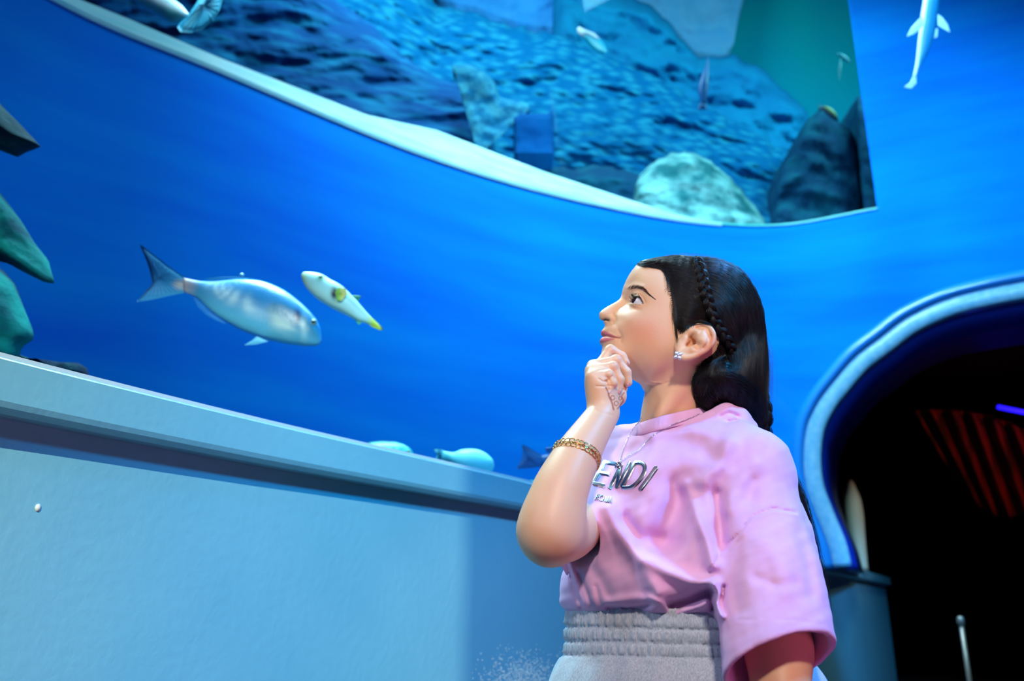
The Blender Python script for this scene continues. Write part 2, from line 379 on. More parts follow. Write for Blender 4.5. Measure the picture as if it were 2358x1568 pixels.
M_darkrock = mat('rock_dark_teal', srgb(2, 62, 98), rough=0.85, spec=0.1, col2=srgb(8, 96, 120), nscale=4, ramp=(0.45, 0.8), bump=0.5, bscale=9, bdist=0.05)
M_left = mat('rock_dark_blue', srgb(0, 76, 142), rough=0.85, spec=0.1, col2=srgb(20, 130, 180), nscale=3.2, stretch=(0.6, 1, 2.2), ramp=(0.46, 0.74), bump=0.3, bscale=6, bdist=0.04)
M_box = mat('rock_block_blue', srgb(0, 66, 132), rough=.9, spec=.05, col2=srgb(0, 84, 150), nscale=3)
M_branch = mat('coral_branch', srgb(20, 112, 160), rough=0.9, spec=0.05, col2=srgb(66, 160, 190), nscale=9, ramp=(.4, .65), bump=.5, bscale=12, bdist=.04)
M_bould = mat('boulder_pale', srgb(20, 100, 110), rough=0.8, spec=0.15, col2=srgb(120, 190, 195), nscale=3.5, ramp=(0.4, 0.62), bump=0.6, bscale=10, bdist=0.05)
box_far = slab('wall_reef_back', (9.5, 12.5), (-9.5, 12.5), 3.42, 15.0, -0.1, M_far); tag(box_far, kind='structure')
def reef(top, bottom, Y, mt, label, **kw):
    o = rock_relief('reef_rock', top, bottom, Y, mt, zmin=3.45, **kw); return tag(o, label, 'rock', 'reef rocks behind the upper window')
# pale lilac region: a hanging outcrop whose lower border runs down to the right
reef([(1330, -260), (1480, -260), (1700, -260), (1800, -260)], [(1400, -20), (1490, 15), (1540, 50), (1575, 92), (1600, 120), (1640, 128), (1672, 128), (1690, 100), (1700, 40)], 11.4, M_r1b,
     'pale lilac rock hanging high above the blue reef hill', amp=0.08, slope=0.0, nx=60)
reef([(900, -300), (1100, -300), (1300, -300), (1560, -300)], [(1000, 0), (1100, 18), (1180, 50), (1230, 62), (1290, 65), (1300, 30), (1310, 0), (1330, -60)], 10.6, M_r1,
     'light blue rock left of the narrow dark crack at the top', amp=0.1, slope=0.2, nx=70)
reef([(1275, -200), (1330, -60), (1420, -20), (1490, 10), (1540, 48), (1580, 98), (1610, 132), (1690, 130), (1745, 150), (1790, 195), (1840, 232), (1870, 285), (1900, 380)],
     [(1270, 300), (1400, 330), (1500, 350), (1600, 420), (1800, 470), (1900, 500)], 10.4, M_r2, 'mid teal reef hill sloping down to the right', amp=0.22, slope=0.8, edge=0.06, bumps=(1.5, 0.04))
reef([(120, -300), (600, -300), (900, -220), (1000, 12), (1100, 30), (1180, 62), (1290, 80), (1400, 130), (1520, 180), (1600, 232), (1700, 285), (1780, 330), (1850, 372), (1925, 460)],
     [(120, 200), (500, 330), (900, 460), (1100, 500), (1250, 560), (1400, 610), (1700, 640), (1925, 640)], 9.4, M_scale, 'dark blue reef slope covered with rounded coral scales', amp=0.22, slope=2.2, nx=380, ny=190, freq=0.9, bumps=(5.5, 0.07), edge=0.05)
reef([(1780, 420), (1830, 330), (1850, 290), (1868, 262), (1885, 246), (1910, 262), (1935, 285), (1958, 300), (1975, 350), (1985, 420), (1990, 560)],
     [(1770, 560), (1830, 620), (1900, 640), (2000, 640)], 8.0, M_darkrock, 'dark teal pointed rock at the right edge of the window', amp=0.12, slope=0.4, edge=0.05, nx=80)
reef([(2005, 600), (1990, 480), (1975, 330), (1972, 235), (1976, 215), (1990, 225), (2003, 300), (2020, 400), (2045, 600)],
     [(1990, 640), (2010, 640), (2040, 640)], 7.8, M_darkrock, 'slim dark upright rock beside the window edge', amp=0.05, slope=0.2, nx=50)
reef([(-60, -300), (250, -300), (600, -300), (720, -60), (800, 20), (860, 60), (930, 130), (1010, 180), (1090, 205), (1130, 260), (1140, 360)],
     [(-60, 150), (300, 220), (600, 300), (900, 450), (1100, 520)], 7.6, M_left, 'dark blue rock bank with pale streaks on the window left', amp=0.17, slope=0.9, nx=220, ny=110, edge=0.06, ridged=0.4, freq=1.3)
reef([(1455, 440), (1470, 408), (1500, 378), (1540, 352), (1590, 350), (1640, 372), (1680, 408), (1720, 452), (1760, 505), (1790, 560)],
     [(1440, 560), (1500, 600), (1600, 620), (1700, 620), (1800, 600)], 7.0, M_bould, 'pale topped boulder resting at the bottom of the window', amp=0.07, slope=0.5, nx=110, ny=60, edge=0.03, freq=3.5, round_=0.5)
reef([(1190, 470), (1230, 395), (1262, 375), (1320, 392), (1365, 380), (1420, 385), (1470, 400), (1500, 470)],
     [(1190, 560), (1300, 600), (1500, 600)], 7.2, M_darkrock, 'low dark rock between the pale boulder and the coral slope', amp=0.08, slope=0.4, nx=80, freq=3)
reef([(1085, 330), (1088, 262), (1100, 240), (1112, 215), (1095, 190), (1050, 160), (1040, 150), (1075, 148), (1110, 160), (1140, 190), (1150, 225), (1190, 232), (1215, 240), (1222, 252), (1190, 262), (1150, 270), (1120, 330)],
     [(1090, 350), (1095, 350), (1100, 350), (1105, 350), (1110, 350), (1115, 350), (1118, 350)], 6.9, M_branch, 'pale knobbly coral branch with a bend above the white sill', amp=0.04, slope=0.1, nx=120, ny=24, edge=0.01, freq=5, round_=0.1, depth=0.2)
reef([(1183, 345), (1183, 270), (1200, 262), (1262, 262), (1274, 250), (1277, 345)], [(1183, 352), (1230, 354), (1277, 352)], 6.8, M_box, 'squarish dark blue rock block beside the coral branch', amp=0.03, slope=0.1, nx=60, ny=24, edge=0.01, depth=0.3, round_=0.08)
# rocks and corals inside the tank near the parapet
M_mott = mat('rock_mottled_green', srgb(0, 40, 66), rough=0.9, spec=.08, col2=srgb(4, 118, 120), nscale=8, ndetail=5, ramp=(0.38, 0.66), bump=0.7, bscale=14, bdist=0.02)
M_mottd = mat('rock_dark_green', srgb(0, 22, 50), rough=0.9, spec=.1, col2=srgb(2, 70, 78), nscale=6, ramp=(0.45, 0.7), bump=0.7, bscale=14, bdist=0.02)  # darker tone of the mottled green rock
def slabrock(outline, Y, th, mt, label, seed=0, grp='mottled rocks at the left end of the tank'):
    """rock with a pixel-ray outline: rounded body around a centre line, noise broken."""
    o = np.array(outline, float); n = 90
    s = np.concatenate([[0], np.cumsum(np.linalg.norm(np.diff(np.vstack([o, o[:1]]), axis=0), axis=1))]); c = np.vstack([o, o[:1]])
    t = np.linspace(0, s[-1], n, endpoint=False); ring = np.stack([np.interp(t, s, c[:, 0]), np.interp(t, s, c[:, 1])], 1); ce = ring.mean(0); V = []; Q = []; m = 14
    for side in (1, -1):
        for k in range(m):
            r = math.cos(k/(m-1)*PI/2*0.98); h = math.sin(k/(m-1)*PI/2)
            for q in ring:
                g = ce+(q-ce)*r; p = P(g[0], g[1], Y-side*h*th); d_ = 0.045*fbm(p[0]*6+seed, p[1]*6, p[2]*6, 4)*h
                p[1] -= side*d_; p[2] += 0.3*d_; V.append(p)
    for sd in (0, 1):
        for k in range(m-1):
            for i in range(n):
                a = sd*m*n+k*n+i; b = sd*m*n+k*n+(i+1) % n; f = (a, b, b+n, a+n); Q.append(f if sd else f[::-1])
        f = tuple(sd*m*n+(m-1)*n+i for i in range(n)); Q.append(f if sd else f[::-1])
    bm = bmesh.new(); me = bpy.data.meshes.new('reef_rock'); me.from_pydata([tuple(v) for v in V], [], Q); bm.from_mesh(me); bmesh.ops.remove_doubles(bm, verts=bm.verts, dist=1e-5); bm.to_mesh(me)
    return tag(link('tank_rock', me, mt), label, 'rock', grp)
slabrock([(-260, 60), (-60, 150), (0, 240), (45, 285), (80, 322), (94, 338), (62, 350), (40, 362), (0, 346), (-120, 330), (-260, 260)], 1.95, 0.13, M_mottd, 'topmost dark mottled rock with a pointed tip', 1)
slabrock([(-260, 300), (-60, 380), (-10, 432), (20, 470), (50, 510), (80, 560), (112, 600), (118, 625), (127, 652), (105, 650), (60, 628), (20, 606), (-40, 590), (-260, 560)], 1.9, 0.11, M_mott, 'large mottled green rock leaning down to a point, middle one', 4)
slabrock([(-260, 560), (-40, 590), (10, 625), (35, 655), (52, 700), (66, 735), (78, 765), (76, 782), (50, 800), (42, 830), (-60, 850), (-260, 850)], 1.8, 0.12, M_mott, 'blunt mottled green rock just above the parapet ledge', 8)
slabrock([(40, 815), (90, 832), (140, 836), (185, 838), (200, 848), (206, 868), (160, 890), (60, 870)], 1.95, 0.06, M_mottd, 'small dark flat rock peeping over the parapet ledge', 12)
# coral clumps by the girl's elbow
M_coral = mat('coral_green', srgb(0, 120, 130), rough=0.7, col2=srgb(70, 205, 175), nscale=40, ramp=(0.35, 0.7), bump=0.5, bscale=90)
def clump(px, py, Y, r, label, seed):
    rnd = random.Random(seed); mb = MB()
    for k in range(26):
        a = rnd.uniform(0, 2*PI); q = r*math.sqrt(rnd.random()); c = P(px, py, Y)+np.array([q*math.cos(a), q*math.sin(a)*0.7, rnd.uniform(-0.3, 0.75)*(r-q)])
        bm = bmesh.new(); bmesh.ops.create_icosphere(bm, subdivisions=2, radius=r*rnd.uniform(0.2, 0.36))
        for v in bm.verts: v.co *= 1+0.25*fbm(v.co.x*60, v.co.y*60, v.co.z*60+k, 2)
        mb.add([tuple(c+np.array(v.co)) for v in bm.verts], [tuple(v.index for v in f.verts) for f in bm.faces]); bm.free()
    return tag(mb.build('coral_clump', M_coral), label, 'coral', 'coral clumps behind the parapet')
clump(1236, 1122, 3.3, 0.055, 'green knobbly coral clump beside the elbow, the taller one', 1)
clump(1180, 1118, 3.1, 0.035, 'small green coral clump barely above the parapet ledge', 2)
# tank gravel bed behind the parapet
M_bed = mat('tank_bed_sand', srgb(20, 110, 160), rough=0.9, col2=srgb(10, 90, 140), nscale=30)
bedpts = [tuple(p) for p in ledge_plan[:136:5]] + [tuple(p) for p in wall_plan[iAP-40::-6] if p[1] > 0.2]
bed = [(x, y, 1.0) for x, y in bedpts]+[(x, y, 0.9) for x, y in bedpts]; nb_ = len(bedpts)

# pale fleck and specks modelling reflected glints on the parapet wall
def parapet_hit(px, py):
    d = RAY(px, py)[:2]; best = None
    off = ledge_plan[:, :]
    T = np.gradient(off, axis=0); T /= np.linalg.norm(T, axis=1)[:, None]; Nn = np.stack([T[:, 1], -T[:, 0]], 1); q = off+Nn*(-0.055)
    r_ = q[:, 0]/q[:, 1]; x = np.interp(d[0]/d[1], r_, q[:, 0]); y = np.interp(d[0]/d[1], r_, q[:, 1]); n_ = np.array([np.interp(d[0]/d[1], r_, Nn[:, 0]), np.interp(d[0]/d[1], r_, Nn[:, 1])])
    return np.array([x, y, CAMH+RAY(px, py)[2]*y/d[1]]), n_
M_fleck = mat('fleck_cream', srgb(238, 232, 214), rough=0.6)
def fleck(mb, px, py, r1, r2, lift=0.0006, n=10):
    c, n_ = parapet_hit(px, py); t = np.array([-n_[1], n_[0], 0]); nn = np.array([n_[0], n_[1], 0])
    ring = [c+t*r1*math.cos(a)+np.array([0, 0, r2])*math.sin(a) for a in np.linspace(0, 2*PI, n, endpoint=False)]
    mb.add([p-nn*.001 for p in ring]+[p+nn*lift for p in ring]+[c+nn*lift*2], [(i, (i+1) % n, n+(i+1) % n, n+i) for i in range(n)]+[(n+i, n+(i+1) % n, 2*n) for i in range(n)])
mb = MB(); fleck(mb, 87, 1169, .0045, .0056, .0015, 16); tag(mb.build('paint_fleck', M_fleck), 'small cream oval fleck stuck on the parapet wall', 'fleck')
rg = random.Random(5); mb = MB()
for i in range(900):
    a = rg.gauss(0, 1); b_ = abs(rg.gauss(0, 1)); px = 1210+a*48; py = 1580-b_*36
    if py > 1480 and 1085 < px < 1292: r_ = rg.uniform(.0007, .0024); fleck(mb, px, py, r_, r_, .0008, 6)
tag(mb.build('glint_specks', M_fleck), 'spray of tiny bright specks modelling reflected glints low on the parapet', 'glint_specks', kind='stuff')

M_flag = mat('flag_grey', srgb(60, 64, 76), rough=0.7)
tag(box('wall_light_flag', (-0.027, -1.5, 0), (0.9, -1.3, 4.2), M_flag), kind='structure')  # unseen slab added behind the camera to cut the parapet lamp's beam
# ------------------------------------------------------------------ fish
def fish_mat(name, back, belly, streak=None, n=14):
    m = mat(name, back, rough=0.35, spec=0.6, col2=belly, nscale=n, ndetail=3, stretch=(1, 1, 3), ramp=(0.3, 0.7), bump=0.25, bscale=160, bdist=0.002)
    return m
M_bream = mat('bream_scales', srgb(60, 168, 218), rough=0.3, spec=0.7, vcol=True, bump=0.35, bscale=170, bdist=0.003)
M_puff = mat('puffer_skin', srgb(190, 235, 225), rough=0.45, vcol=True)
M_finb = mat('fin_blue', srgb(40, 150, 215), rough=0.5, vcol=True)
M_eye = mat('fish_eye', srgb(5, 15, 40), rough=0.1, coat=1)
M_eyering = mat('fish_eye_ring', srgb(150, 170, 150), rough=0.3)
def paint(o, fn):
    me = o.data; a = me.color_attributes.new('Col', 'FLOAT_COLOR', 'POINT')
    co = np.zeros(len(me.vertices)*3, np.float32); me.vertices.foreach_get('co', co); co = co.reshape(-1, 3)
    if o.parent: co = co + np.array(o.parent.location, np.float32) if o.matrix_parent_inverse == Matrix() else co
    c = np.ones((len(co), 4), np.float32); c[:, :3] = fn(co); a.data.foreach_set('color', c.ravel())
def lin(*c): return np.array(srgb(*c)[:3])
def mixc(a, b, t): return a*(1-t[:, None])+b*t[:, None]
def sstep(x, a, b): t = np.clip((x-a)/(b-a), 0, 1); return t*t*(3-2*t)
def fish(name, label, Y, top, bot, half, mt, colour, n=70, ring=28, yaw=0.0, group=None):
    """body lofted between matching back/belly pixel outlines (snout first); half-thickness in metres per station."""
    root = empty(name, P(*np.mean(np.vstack([top, bot]), axis=0), Y)); tag(root, label, 'fish', group)
    t = catmull(np.array(top, float), n); b = catmull(np.array(bot, float), n)
    h = np.interp(np.linspace(0, 1, n), np.linspace(0, 1, len(half)), half); V = []; Q = []
    x0 = t[0][0]
    for i in range(n):
        A = P(t[i][0], t[i][1], Y); B = P(b[i][0], b[i][1], Y); C_ = (A+B)/2; D = (A-B)/2
        sh = yaw*(t[i][0]-x0)/2000*Y
        for k in range(ring):
            a = 2*PI*k/ring; s_ = math.sin(a)
            V.append(C_ + D*math.cos(a) + np.array([0, -h[i]*math.copysign(abs(s_)**0.85, s_)+sh, 0]))
    for i in range(n-1):
        for k in range(ring): Q.append((i*ring+k, (i+1)*ring+k, (i+1)*ring+(k+1) % ring, i*ring+(k+1) % ring))
    Q.append(tuple(range(ring))); Q.append(tuple(range((n-1)*ring, n*ring))[::-1])
    o = under(mesh('body', V, Q, mt), root); paint2(o, colour); return root
def paint2(o, fn):
    me = o.data; a = me.color_attributes.new('Col', 'FLOAT_COLOR', 'POINT')
    co = np.zeros(len(me.vertices)*3, np.float32); me.vertices.foreach_get('co', co); co = co.reshape(-1, 3).astype(float)
    px, py = proj(co); c = np.ones((len(co), 4), np.float32); c[:, :3] = fn(px, py, co); a.data.foreach_set('color', c.ravel())
def fin(root, name, outline, Y, mt, colour=None, th=0.004, bend=0.0, label=None, n=60):
    """thin closed fin with rippled rays, cut to a pixel outline"""
    o = np.array(outline, float); c = np.vstack([o, o[:1]])
    s = np.concatenate([[0], np.cumsum(np.linalg.norm(np.diff(c, axis=0), axis=1))])
    t = np.linspace(0, s[-1], n, endpoint=False); ring = np.stack([np.interp(t, s, c[:, 0]), np.interp(t, s, c[:, 1])], 1); ce = ring.mean(0)
    V = []; Q = []; m = 9
    for side in (1, -1):
        for k in range(m):
            r = 1-k/(m-1)*0.98
            for i, q in enumerate(ring):
                g = ce+(q-ce)*r; rip = th*0.35*math.sin(i*1.9)
                V.append(P(g[0], g[1], Y - side*(th*math.sqrt(1-r*r)+0.0004) + rip*(1-r)*side + bend*((g[0]-o[0][0])/100)**2*0.01))
    for sd in (0, 1):
        for k in range(m-1):
            for i in range(n):
                a = sd*m*n+k*n+i; b = sd*m*n+k*n+(i+1) % n; f = (a, b, b+n, a+n); Q.append(f if sd else f[::-1])
        f = tuple(sd*m*n+(m-1)*n+i for i in range(n)); Q.append(f if sd else f[::-1])
    for i in range(n): Q.append((i, (i+1) % n, m*n+(i+1) % n, m*n+i)[::-1])
    ob = under(mesh(name, V, Q, mt), root)
    paint2(ob, colour or (lambda px, py, co: np.tile(lin(40, 150, 215), (len(px), 1))))
    if label: ob['label'] = label
    return ob
def eye(root, px, py, Y, r, ringmat=None):
    c = P(px, py, Y); mb = MB(); bm = bmesh.new(); bmesh.ops.create_uvsphere(bm, u_segments=20, v_segments=12, radius=r)
    e_ = under(mesh('eye', [(v.co.x+c[0], v.co.y*0.5+c[1], v.co.z+c[2]) for v in bm.verts], [tuple(v.index for v in f.verts) for f in bm.faces], ringmat or M_eyering), root)
    pu = under(mesh('pupil', [(v.co.x*0.6+c[0], v.co.y*0.5+c[1]-r*0.16, v.co.z*0.6+c[2]) for v in bm.verts], [tuple(v.index for v in f.verts) for f in bm.faces], M_eye), root)
    pu.parent = e_; pu.matrix_parent_inverse = Matrix(); bm.free(); return e_
# sea bream, facing down to the right
def col_bream(px, py, co):
    # axis from tail base (426,656) to snout (741,785)
    t = ((px-426)*315+(py-656)*129)/(315**2+129**2); v = (-(px-426)*129+(py-656)*315)/math.hypot(315, 129)   # v > 0 towards the belly
    c = mixc(np.tile(lin(34, 138, 200), (len(px), 1)), np.tile(lin(108, 204, 236), (len(px), 1)), sstep(v, -30, 48))
    st = np.sin(v*0.95+t*2)*0.5+0.5; zone = np.exp(-((v+26-30*t)/17)**2)*sstep(t, 0.05, 0.3)*(1-sstep(t, 0.72, 0.86))
    c = mixc(c, np.tile(lin(205, 240, 250), (len(px), 1)), np.clip(zone*(0.45+0.75*st), 0, 1))
    dk = np.exp(-(((px-590-60)/75)**2+((py-690)/22)**2)); c = mixc(c, np.tile(lin(20, 135, 195), (len(px), 1)), np.clip(dk*0.95, 0, 1))
    c = mixc(c, np.tile(lin(10, 60, 130), (len(px), 1)), np.clip(1.2*np.exp(-(((px-685)/7)**2+((py-726)/15)**2)), 0, 1))
    c = mixc(c, np.tile(lin(190, 235, 250), (len(px), 1)), np.clip(np.exp(-(((px-700)/8)**2+((py-755)/26)**2))*0.7, 0, 1))
    c = mixc(c, np.tile(lin(240, 200, 190), (len(px), 1)), np.clip(1-t/0.10, 0, 1)*0.75)
    return c
bt = [(740, 776), (738, 757), (730, 738), (718, 722), (703, 706), (682, 688), (660, 672), (634, 659), (606, 649), (578, 645), (551, 644), (524, 646), (497, 649), (476, 649), (456, 647), (440, 644), (424, 640)]
bb = [(741, 783), (738, 789), (728, 795), (714, 796), (700, 796), (682, 794), (660, 791), (634, 786), (606, 780), (584, 772), (563, 764), (543, 754), (522, 742), (500, 728), (478, 710), (456, 688), (424, 672)]
YB = 2.35
bream = fish('sea_bream', 'large silvery blue sea bream swimming down to the right', YB, bt, bb, [0.002, 0.016, 0.026, 0.034, 0.04, 0.044, 0.046, 0.046, 0.044, 0.041, 0.037, 0.032, 0.027, 0.022, 0.016, 0.011, 0.006], M_bream, col_bream)
def col_tail(px, py, co):
    d = np.clip(1-(px-330)/60, 0, 1)
    c = mixc(np.tile(lin(50, 165, 222), (len(px), 1)), np.tile(lin(30, 130, 205), (len(px), 1)), np.clip((410-px)/110+0.15*np.sin(py*0.5), 0, 1))
    edge = np.interp(py, [563, 575, 595, 620, 648, 662, 680, 695], [322, 330, 338, 346, 352, 346, 328, 312])
    c = mixc(c, np.tile(lin(8, 30, 90), (len(px), 1)), np.clip(1-(px-edge)/7, 0, 1)*0.85)
    return mixc(c, np.tile(lin(240, 215, 200), (len(px), 1)), np.clip(1-np.hypot((px-415)/22, (py-655)/16), 0, 1))
fin(bream, 'tail_fin', [(428, 641), (388, 613), (355, 587), (329, 567), (321, 563), (330, 582), (339, 604), (346, 628), (351, 650), (346, 663), (330, 681), (314, 695), (340, 692), (364, 687), (400, 679), (428, 674)], YB, M_finb, col_tail, 0.005, n=110)
fin(bream, 'dorsal_fin', [(462, 648), (478, 640), (500, 637), (540, 636), (580, 640), (622, 650), (640, 660), (600, 652), (540, 650), (490, 652)], YB+0.004, M_finb, lambda a, b, c: np.tile(lin(30, 160, 225), (len(a), 1)), 0.002, n=90)
fin(bream, 'anal_fin', [(444, 682), (456, 706), (474, 724), (498, 738), (522, 746), (506, 734), (478, 712), (456, 690)], YB, M_finb, lambda a, b, c: np.tile(lin(20, 130, 220), (len(a), 1)), 0.003)
fin(bream, 'pelvic_fin', [(592, 774), (580, 784), (562, 795), (590, 793), (618, 786)], YB-0.02, M_finb, lambda a, b, c: np.tile(lin(110, 205, 240), (len(a), 1)), 0.003)
eye(bream, 722, 742, YB-0.022, 0.010)
# small spotted puffer
def col_puff(px, py, co):
    c = mixc(np.tile(lin(176, 236, 232), (len(px), 1)), np.tile(lin(205, 246, 242), (len(px), 1)), sstep(py-px*0.75, 90, 160))
    c = mixc(c, np.tile(lin(205, 220, 90), (len(px), 1)), np.clip(1-(px-694)/14, 0, 1)*0.8)
    c = mixc(c, np.tile(lin(190, 215, 60), (len(px), 1)), sstep(px, 838, 862))
    c = mixc(c, np.tile(lin(120, 190, 80), (len(px), 1)), np.clip(np.exp(-(((px-782)/13)**2+((py-674)/13)**2))*1.0, 0, 1))
    c = mixc(c, np.tile(lin(0, 26, 60), (len(px), 1)), np.clip(1.6*np.exp(-(((px-770)/7)**2+((py-676)/12)**2)), 0, 1))
    return mixc(c, np.tile(lin(60, 140, 110), (len(px), 1)), np.clip(1.2*np.exp(-(((px-738)/9)**2+((py-639)/8)**2)), 0, 1))
pt = [(696, 630), (700, 627), (712, 627), (728, 629), (745, 634), (762, 645), (778, 653), (795, 665), (812, 682), (826, 697), (840, 714), (852, 727), (866, 742), (880, 757)]
pb = [(695, 641), (698, 650), (706, 664), (717, 676), (729, 687), (743, 696), (760, 707), (778, 716), (795, 724), (810, 732), (826, 740), (842, 744), (860, 751), (878, 760)]
YP = 2.2
puff = fish('pufferfish', 'small pale pufferfish with a dark spot, facing up left', YP, pt, pb, [0.006, 0.014, 0.022, 0.027, 0.03, 0.031, 0.031, 0.029, 0.026, 0.021, 0.016, 0.011, 0.006, 0.002], M_puff, col_puff, n=50)
fin(puff, 'pectoral_fin', [(772, 672), (780, 662), (796, 664), (800, 676), (786, 694), (776, 690)], YP-0.034, M_finb, lambda a, b, c: mixc(np.tile(lin(130, 190, 70), (len(a), 1)), np.tile(lin(225, 215, 120), (len(a), 1)), sstep(a, 776, 792)), 0.003)
fin(puff, 'dorsal_fin', [(808, 682), (814, 679), (832, 681), (826, 692), (818, 697)], YP, M_finb, lambda a, b, c: np.tile(lin(40, 150, 120), (len(a), 1)), 0.003)
fin(puff, 'anal_fin', [(806, 728), (816, 734), (826, 748), (832, 744), (822, 734)], YP, M_finb, lambda a, b, c: np.tile(lin(60, 170, 130), (len(a), 1)), 0.003)
fin(puff, 'tail_fin', [(838, 738), (846, 722), (868, 742), (884, 758), (876, 761), (856, 752)], YP, M_finb, lambda a, b, c: mixc(np.tile(lin(180, 210, 70), (len(a), 1)), np.tile(lin(10, 60, 70), (len(a), 1)), sstep(a, 872, 880)), 0.003)
eye(puff, 738, 639, YP-0.021, 0.0075, mat('puffer_eye_ring', srgb(90, 150, 60), rough=0.3))
# pale round fish behind the ledge
col1 = lambda c1, c2, x0, x1: (lambda px, py, co: mixc(np.tile(lin(*c1), (len(px), 1)), np.tile(lin(*c2), (len(px), 1)), sstep(px, x0, x1)))
YS = 3.0
s1 = fish('pale_fish', 'round pale turquoise fish just above the parapet ledge', YS, [(1138, 1070), (1134, 1058), (1122, 1046), (1105, 1037), (1085, 1034), (1062, 1036), (1045, 1042), (1030, 1040), (1020, 1038)],
          [(1138, 1074), (1132, 1086), (1116, 1095), (1096, 1098), (1074, 1094), (1056, 1084), (1040, 1070), (1028, 1062), (1018, 1060)], [0.004, 0.018, 0.028, 0.034, 0.036, 0.032, 0.022, 0.012, 0.006], M_puff, col1((90, 200, 210), (130, 232, 240), 1020, 1070), n=40)
fin(s1, 'tail_fin', [(1030, 1042), (1016, 1034), (998, 1034), (1006, 1048), (1000, 1064), (1014, 1062), (1028, 1062)], YS, M_finb, lambda a, b, c: mixc(np.tile(lin(80, 195, 200), (len(a), 1)), np.tile(lin(10, 110, 150), (len(a), 1)), np.exp(-((a-1012)/5)**2)), 0.004)
eye(s1, 1128, 1062, YS-0.016, 0.005)
YG = 2.75
mot = lambda px, py, co: mixc(np.tile(lin(60, 200, 190), (len(px), 1)), np.tile(lin(0, 95, 110), (len(px), 1)), np.array([min(1, max(0, 0.5+1.1*fbm(a*0.09, b*0.13, 0, 3))) for a, b in zip(px, py)])*0.8+0.2*sstep(py, 1040, 1052))
s2 = fish('grouper', 'mottled green fish half hidden behind the parapet ledge', YG, [(952, 1044), (944, 1032), (928, 1023), (905, 1019), (878, 1019), (850, 1022), (825, 1030)], [(950, 1050), (938, 1062), (920, 1070), (900, 1074), (870, 1070), (840, 1060), (820, 1048)], [0.004, 0.025, 0.034, 0.036, 0.032, 0.024, 0.012], M_puff, mot, n=40)
fin(s2, 'dorsal_fin', [(936, 1028), (915, 1017), (880, 1015), (848, 1018), (832, 1026), (860, 1024), (900, 1024)], YG, M_finb, lambda a, b, c: np.tile(lin(10, 130, 140), (len(a), 1)), 0.003)
eye(s2, 940, 1040, YG-0.026, 0.005)
YD = 3.3
s3 = fish('dark_fish', 'dark blue fish with a forked tail behind the girl forearm', YD, [(1350, 1050), (1335, 1032), (1310, 1022), (1280, 1028), (1262, 1045), (1246, 1050)], [(1350, 1060), (1336, 1082), (1310, 1092), (1280, 1090), (1262, 1082), (1246, 1074)], [0.004, 0.03, 0.04, 0.032, 0.016, 0.007], M_puff, lambda a, b, c: np.tile(lin(6, 84, 150), (len(a), 1)), n=40)
fin(s3, 'tail_fin', [(1252, 1050), (1236, 1042), (1216, 1030), (1202, 1023), (1204, 1040), (1200, 1060), (1188, 1080), (1216, 1078), (1252, 1074)], YD, M_finb, lambda a, b, c: mixc(np.tile(lin(8, 90, 160), (len(a), 1)), np.tile(lin(4, 50, 110), (len(a), 1)), sstep(b, 1050, 1025)), 0.005)
fin(s3, 'dorsal_fin', [(1262, 1046), (1254, 1032), (1276, 1028), (1300, 1024), (1296, 1034)], YD, M_finb, lambda a, b, c: np.tile(lin(8, 80, 150), (len(a), 1)), 0.004)
# slim fish hanging head up in front of the wall at the upper right
YR = 3.9
silv = lambda px, py, co: mixc(np.tile(lin(190, 220, 250), (len(px), 1)), np.tile(lin(15, 128, 200), (len(px), 1)), sstep(px-np.interp(py, [-60, 0, 60, 100, 180], [2133, 2128, 2120, 2114, 2104]), 3, 9))
s4 = fish('slim_fish', 'slim silver and blue fish swimming upright beside the upper window', YR, [(2150, -95), (2138, -70), (2130, -30), (2127, 0), (2122, 30), (2119, 60), (2115, 90), (2112, 120), (2108, 150), (2102, 178)],
          [(2153, -95), (2162, -70), (2163, -30), (2162, 0), (2158, 30), (2153, 60), (2147, 90), (2138, 118), (2125, 145), (2107, 180)], [0.004, 0.03, 0.036, 0.036, 0.033, 0.03, 0.026, 0.02, 0.012, 0.005], M_puff, silv, n=50)
pale = lambda a, b, c: np.tile(lin(185, 225, 245), (len(a), 1))
fin(s4, 'pectoral_fin', [(2124, 38), (2116, 44), (2098, 64), (2088, 84), (2104, 78), (2118, 68), (2127, 56)], YR-0.03, M_finb, pale, 0.004)
fin(s4, 'pectoral_fin', [(2159, 32), (2170, 40), (2182, 56), (2187, 74), (2172, 66), (2160, 58)], YR-0.02, M_finb, pale, 0.004)
fin(s4, 'pelvic_fin', [(2155, 66), (2160, 66), (2158, 84), (2152, 88)], YR-0.01, M_finb, pale, 0.003)
fin(s4, 'tail_fin', [(2104, 172), (2110, 178), (2110, 192), (2098, 204), (2082, 200), (2096, 190)], YR, M_finb, pale, 0.004)
eye(s4, 2140, -62, YR-0.03, 0.006)
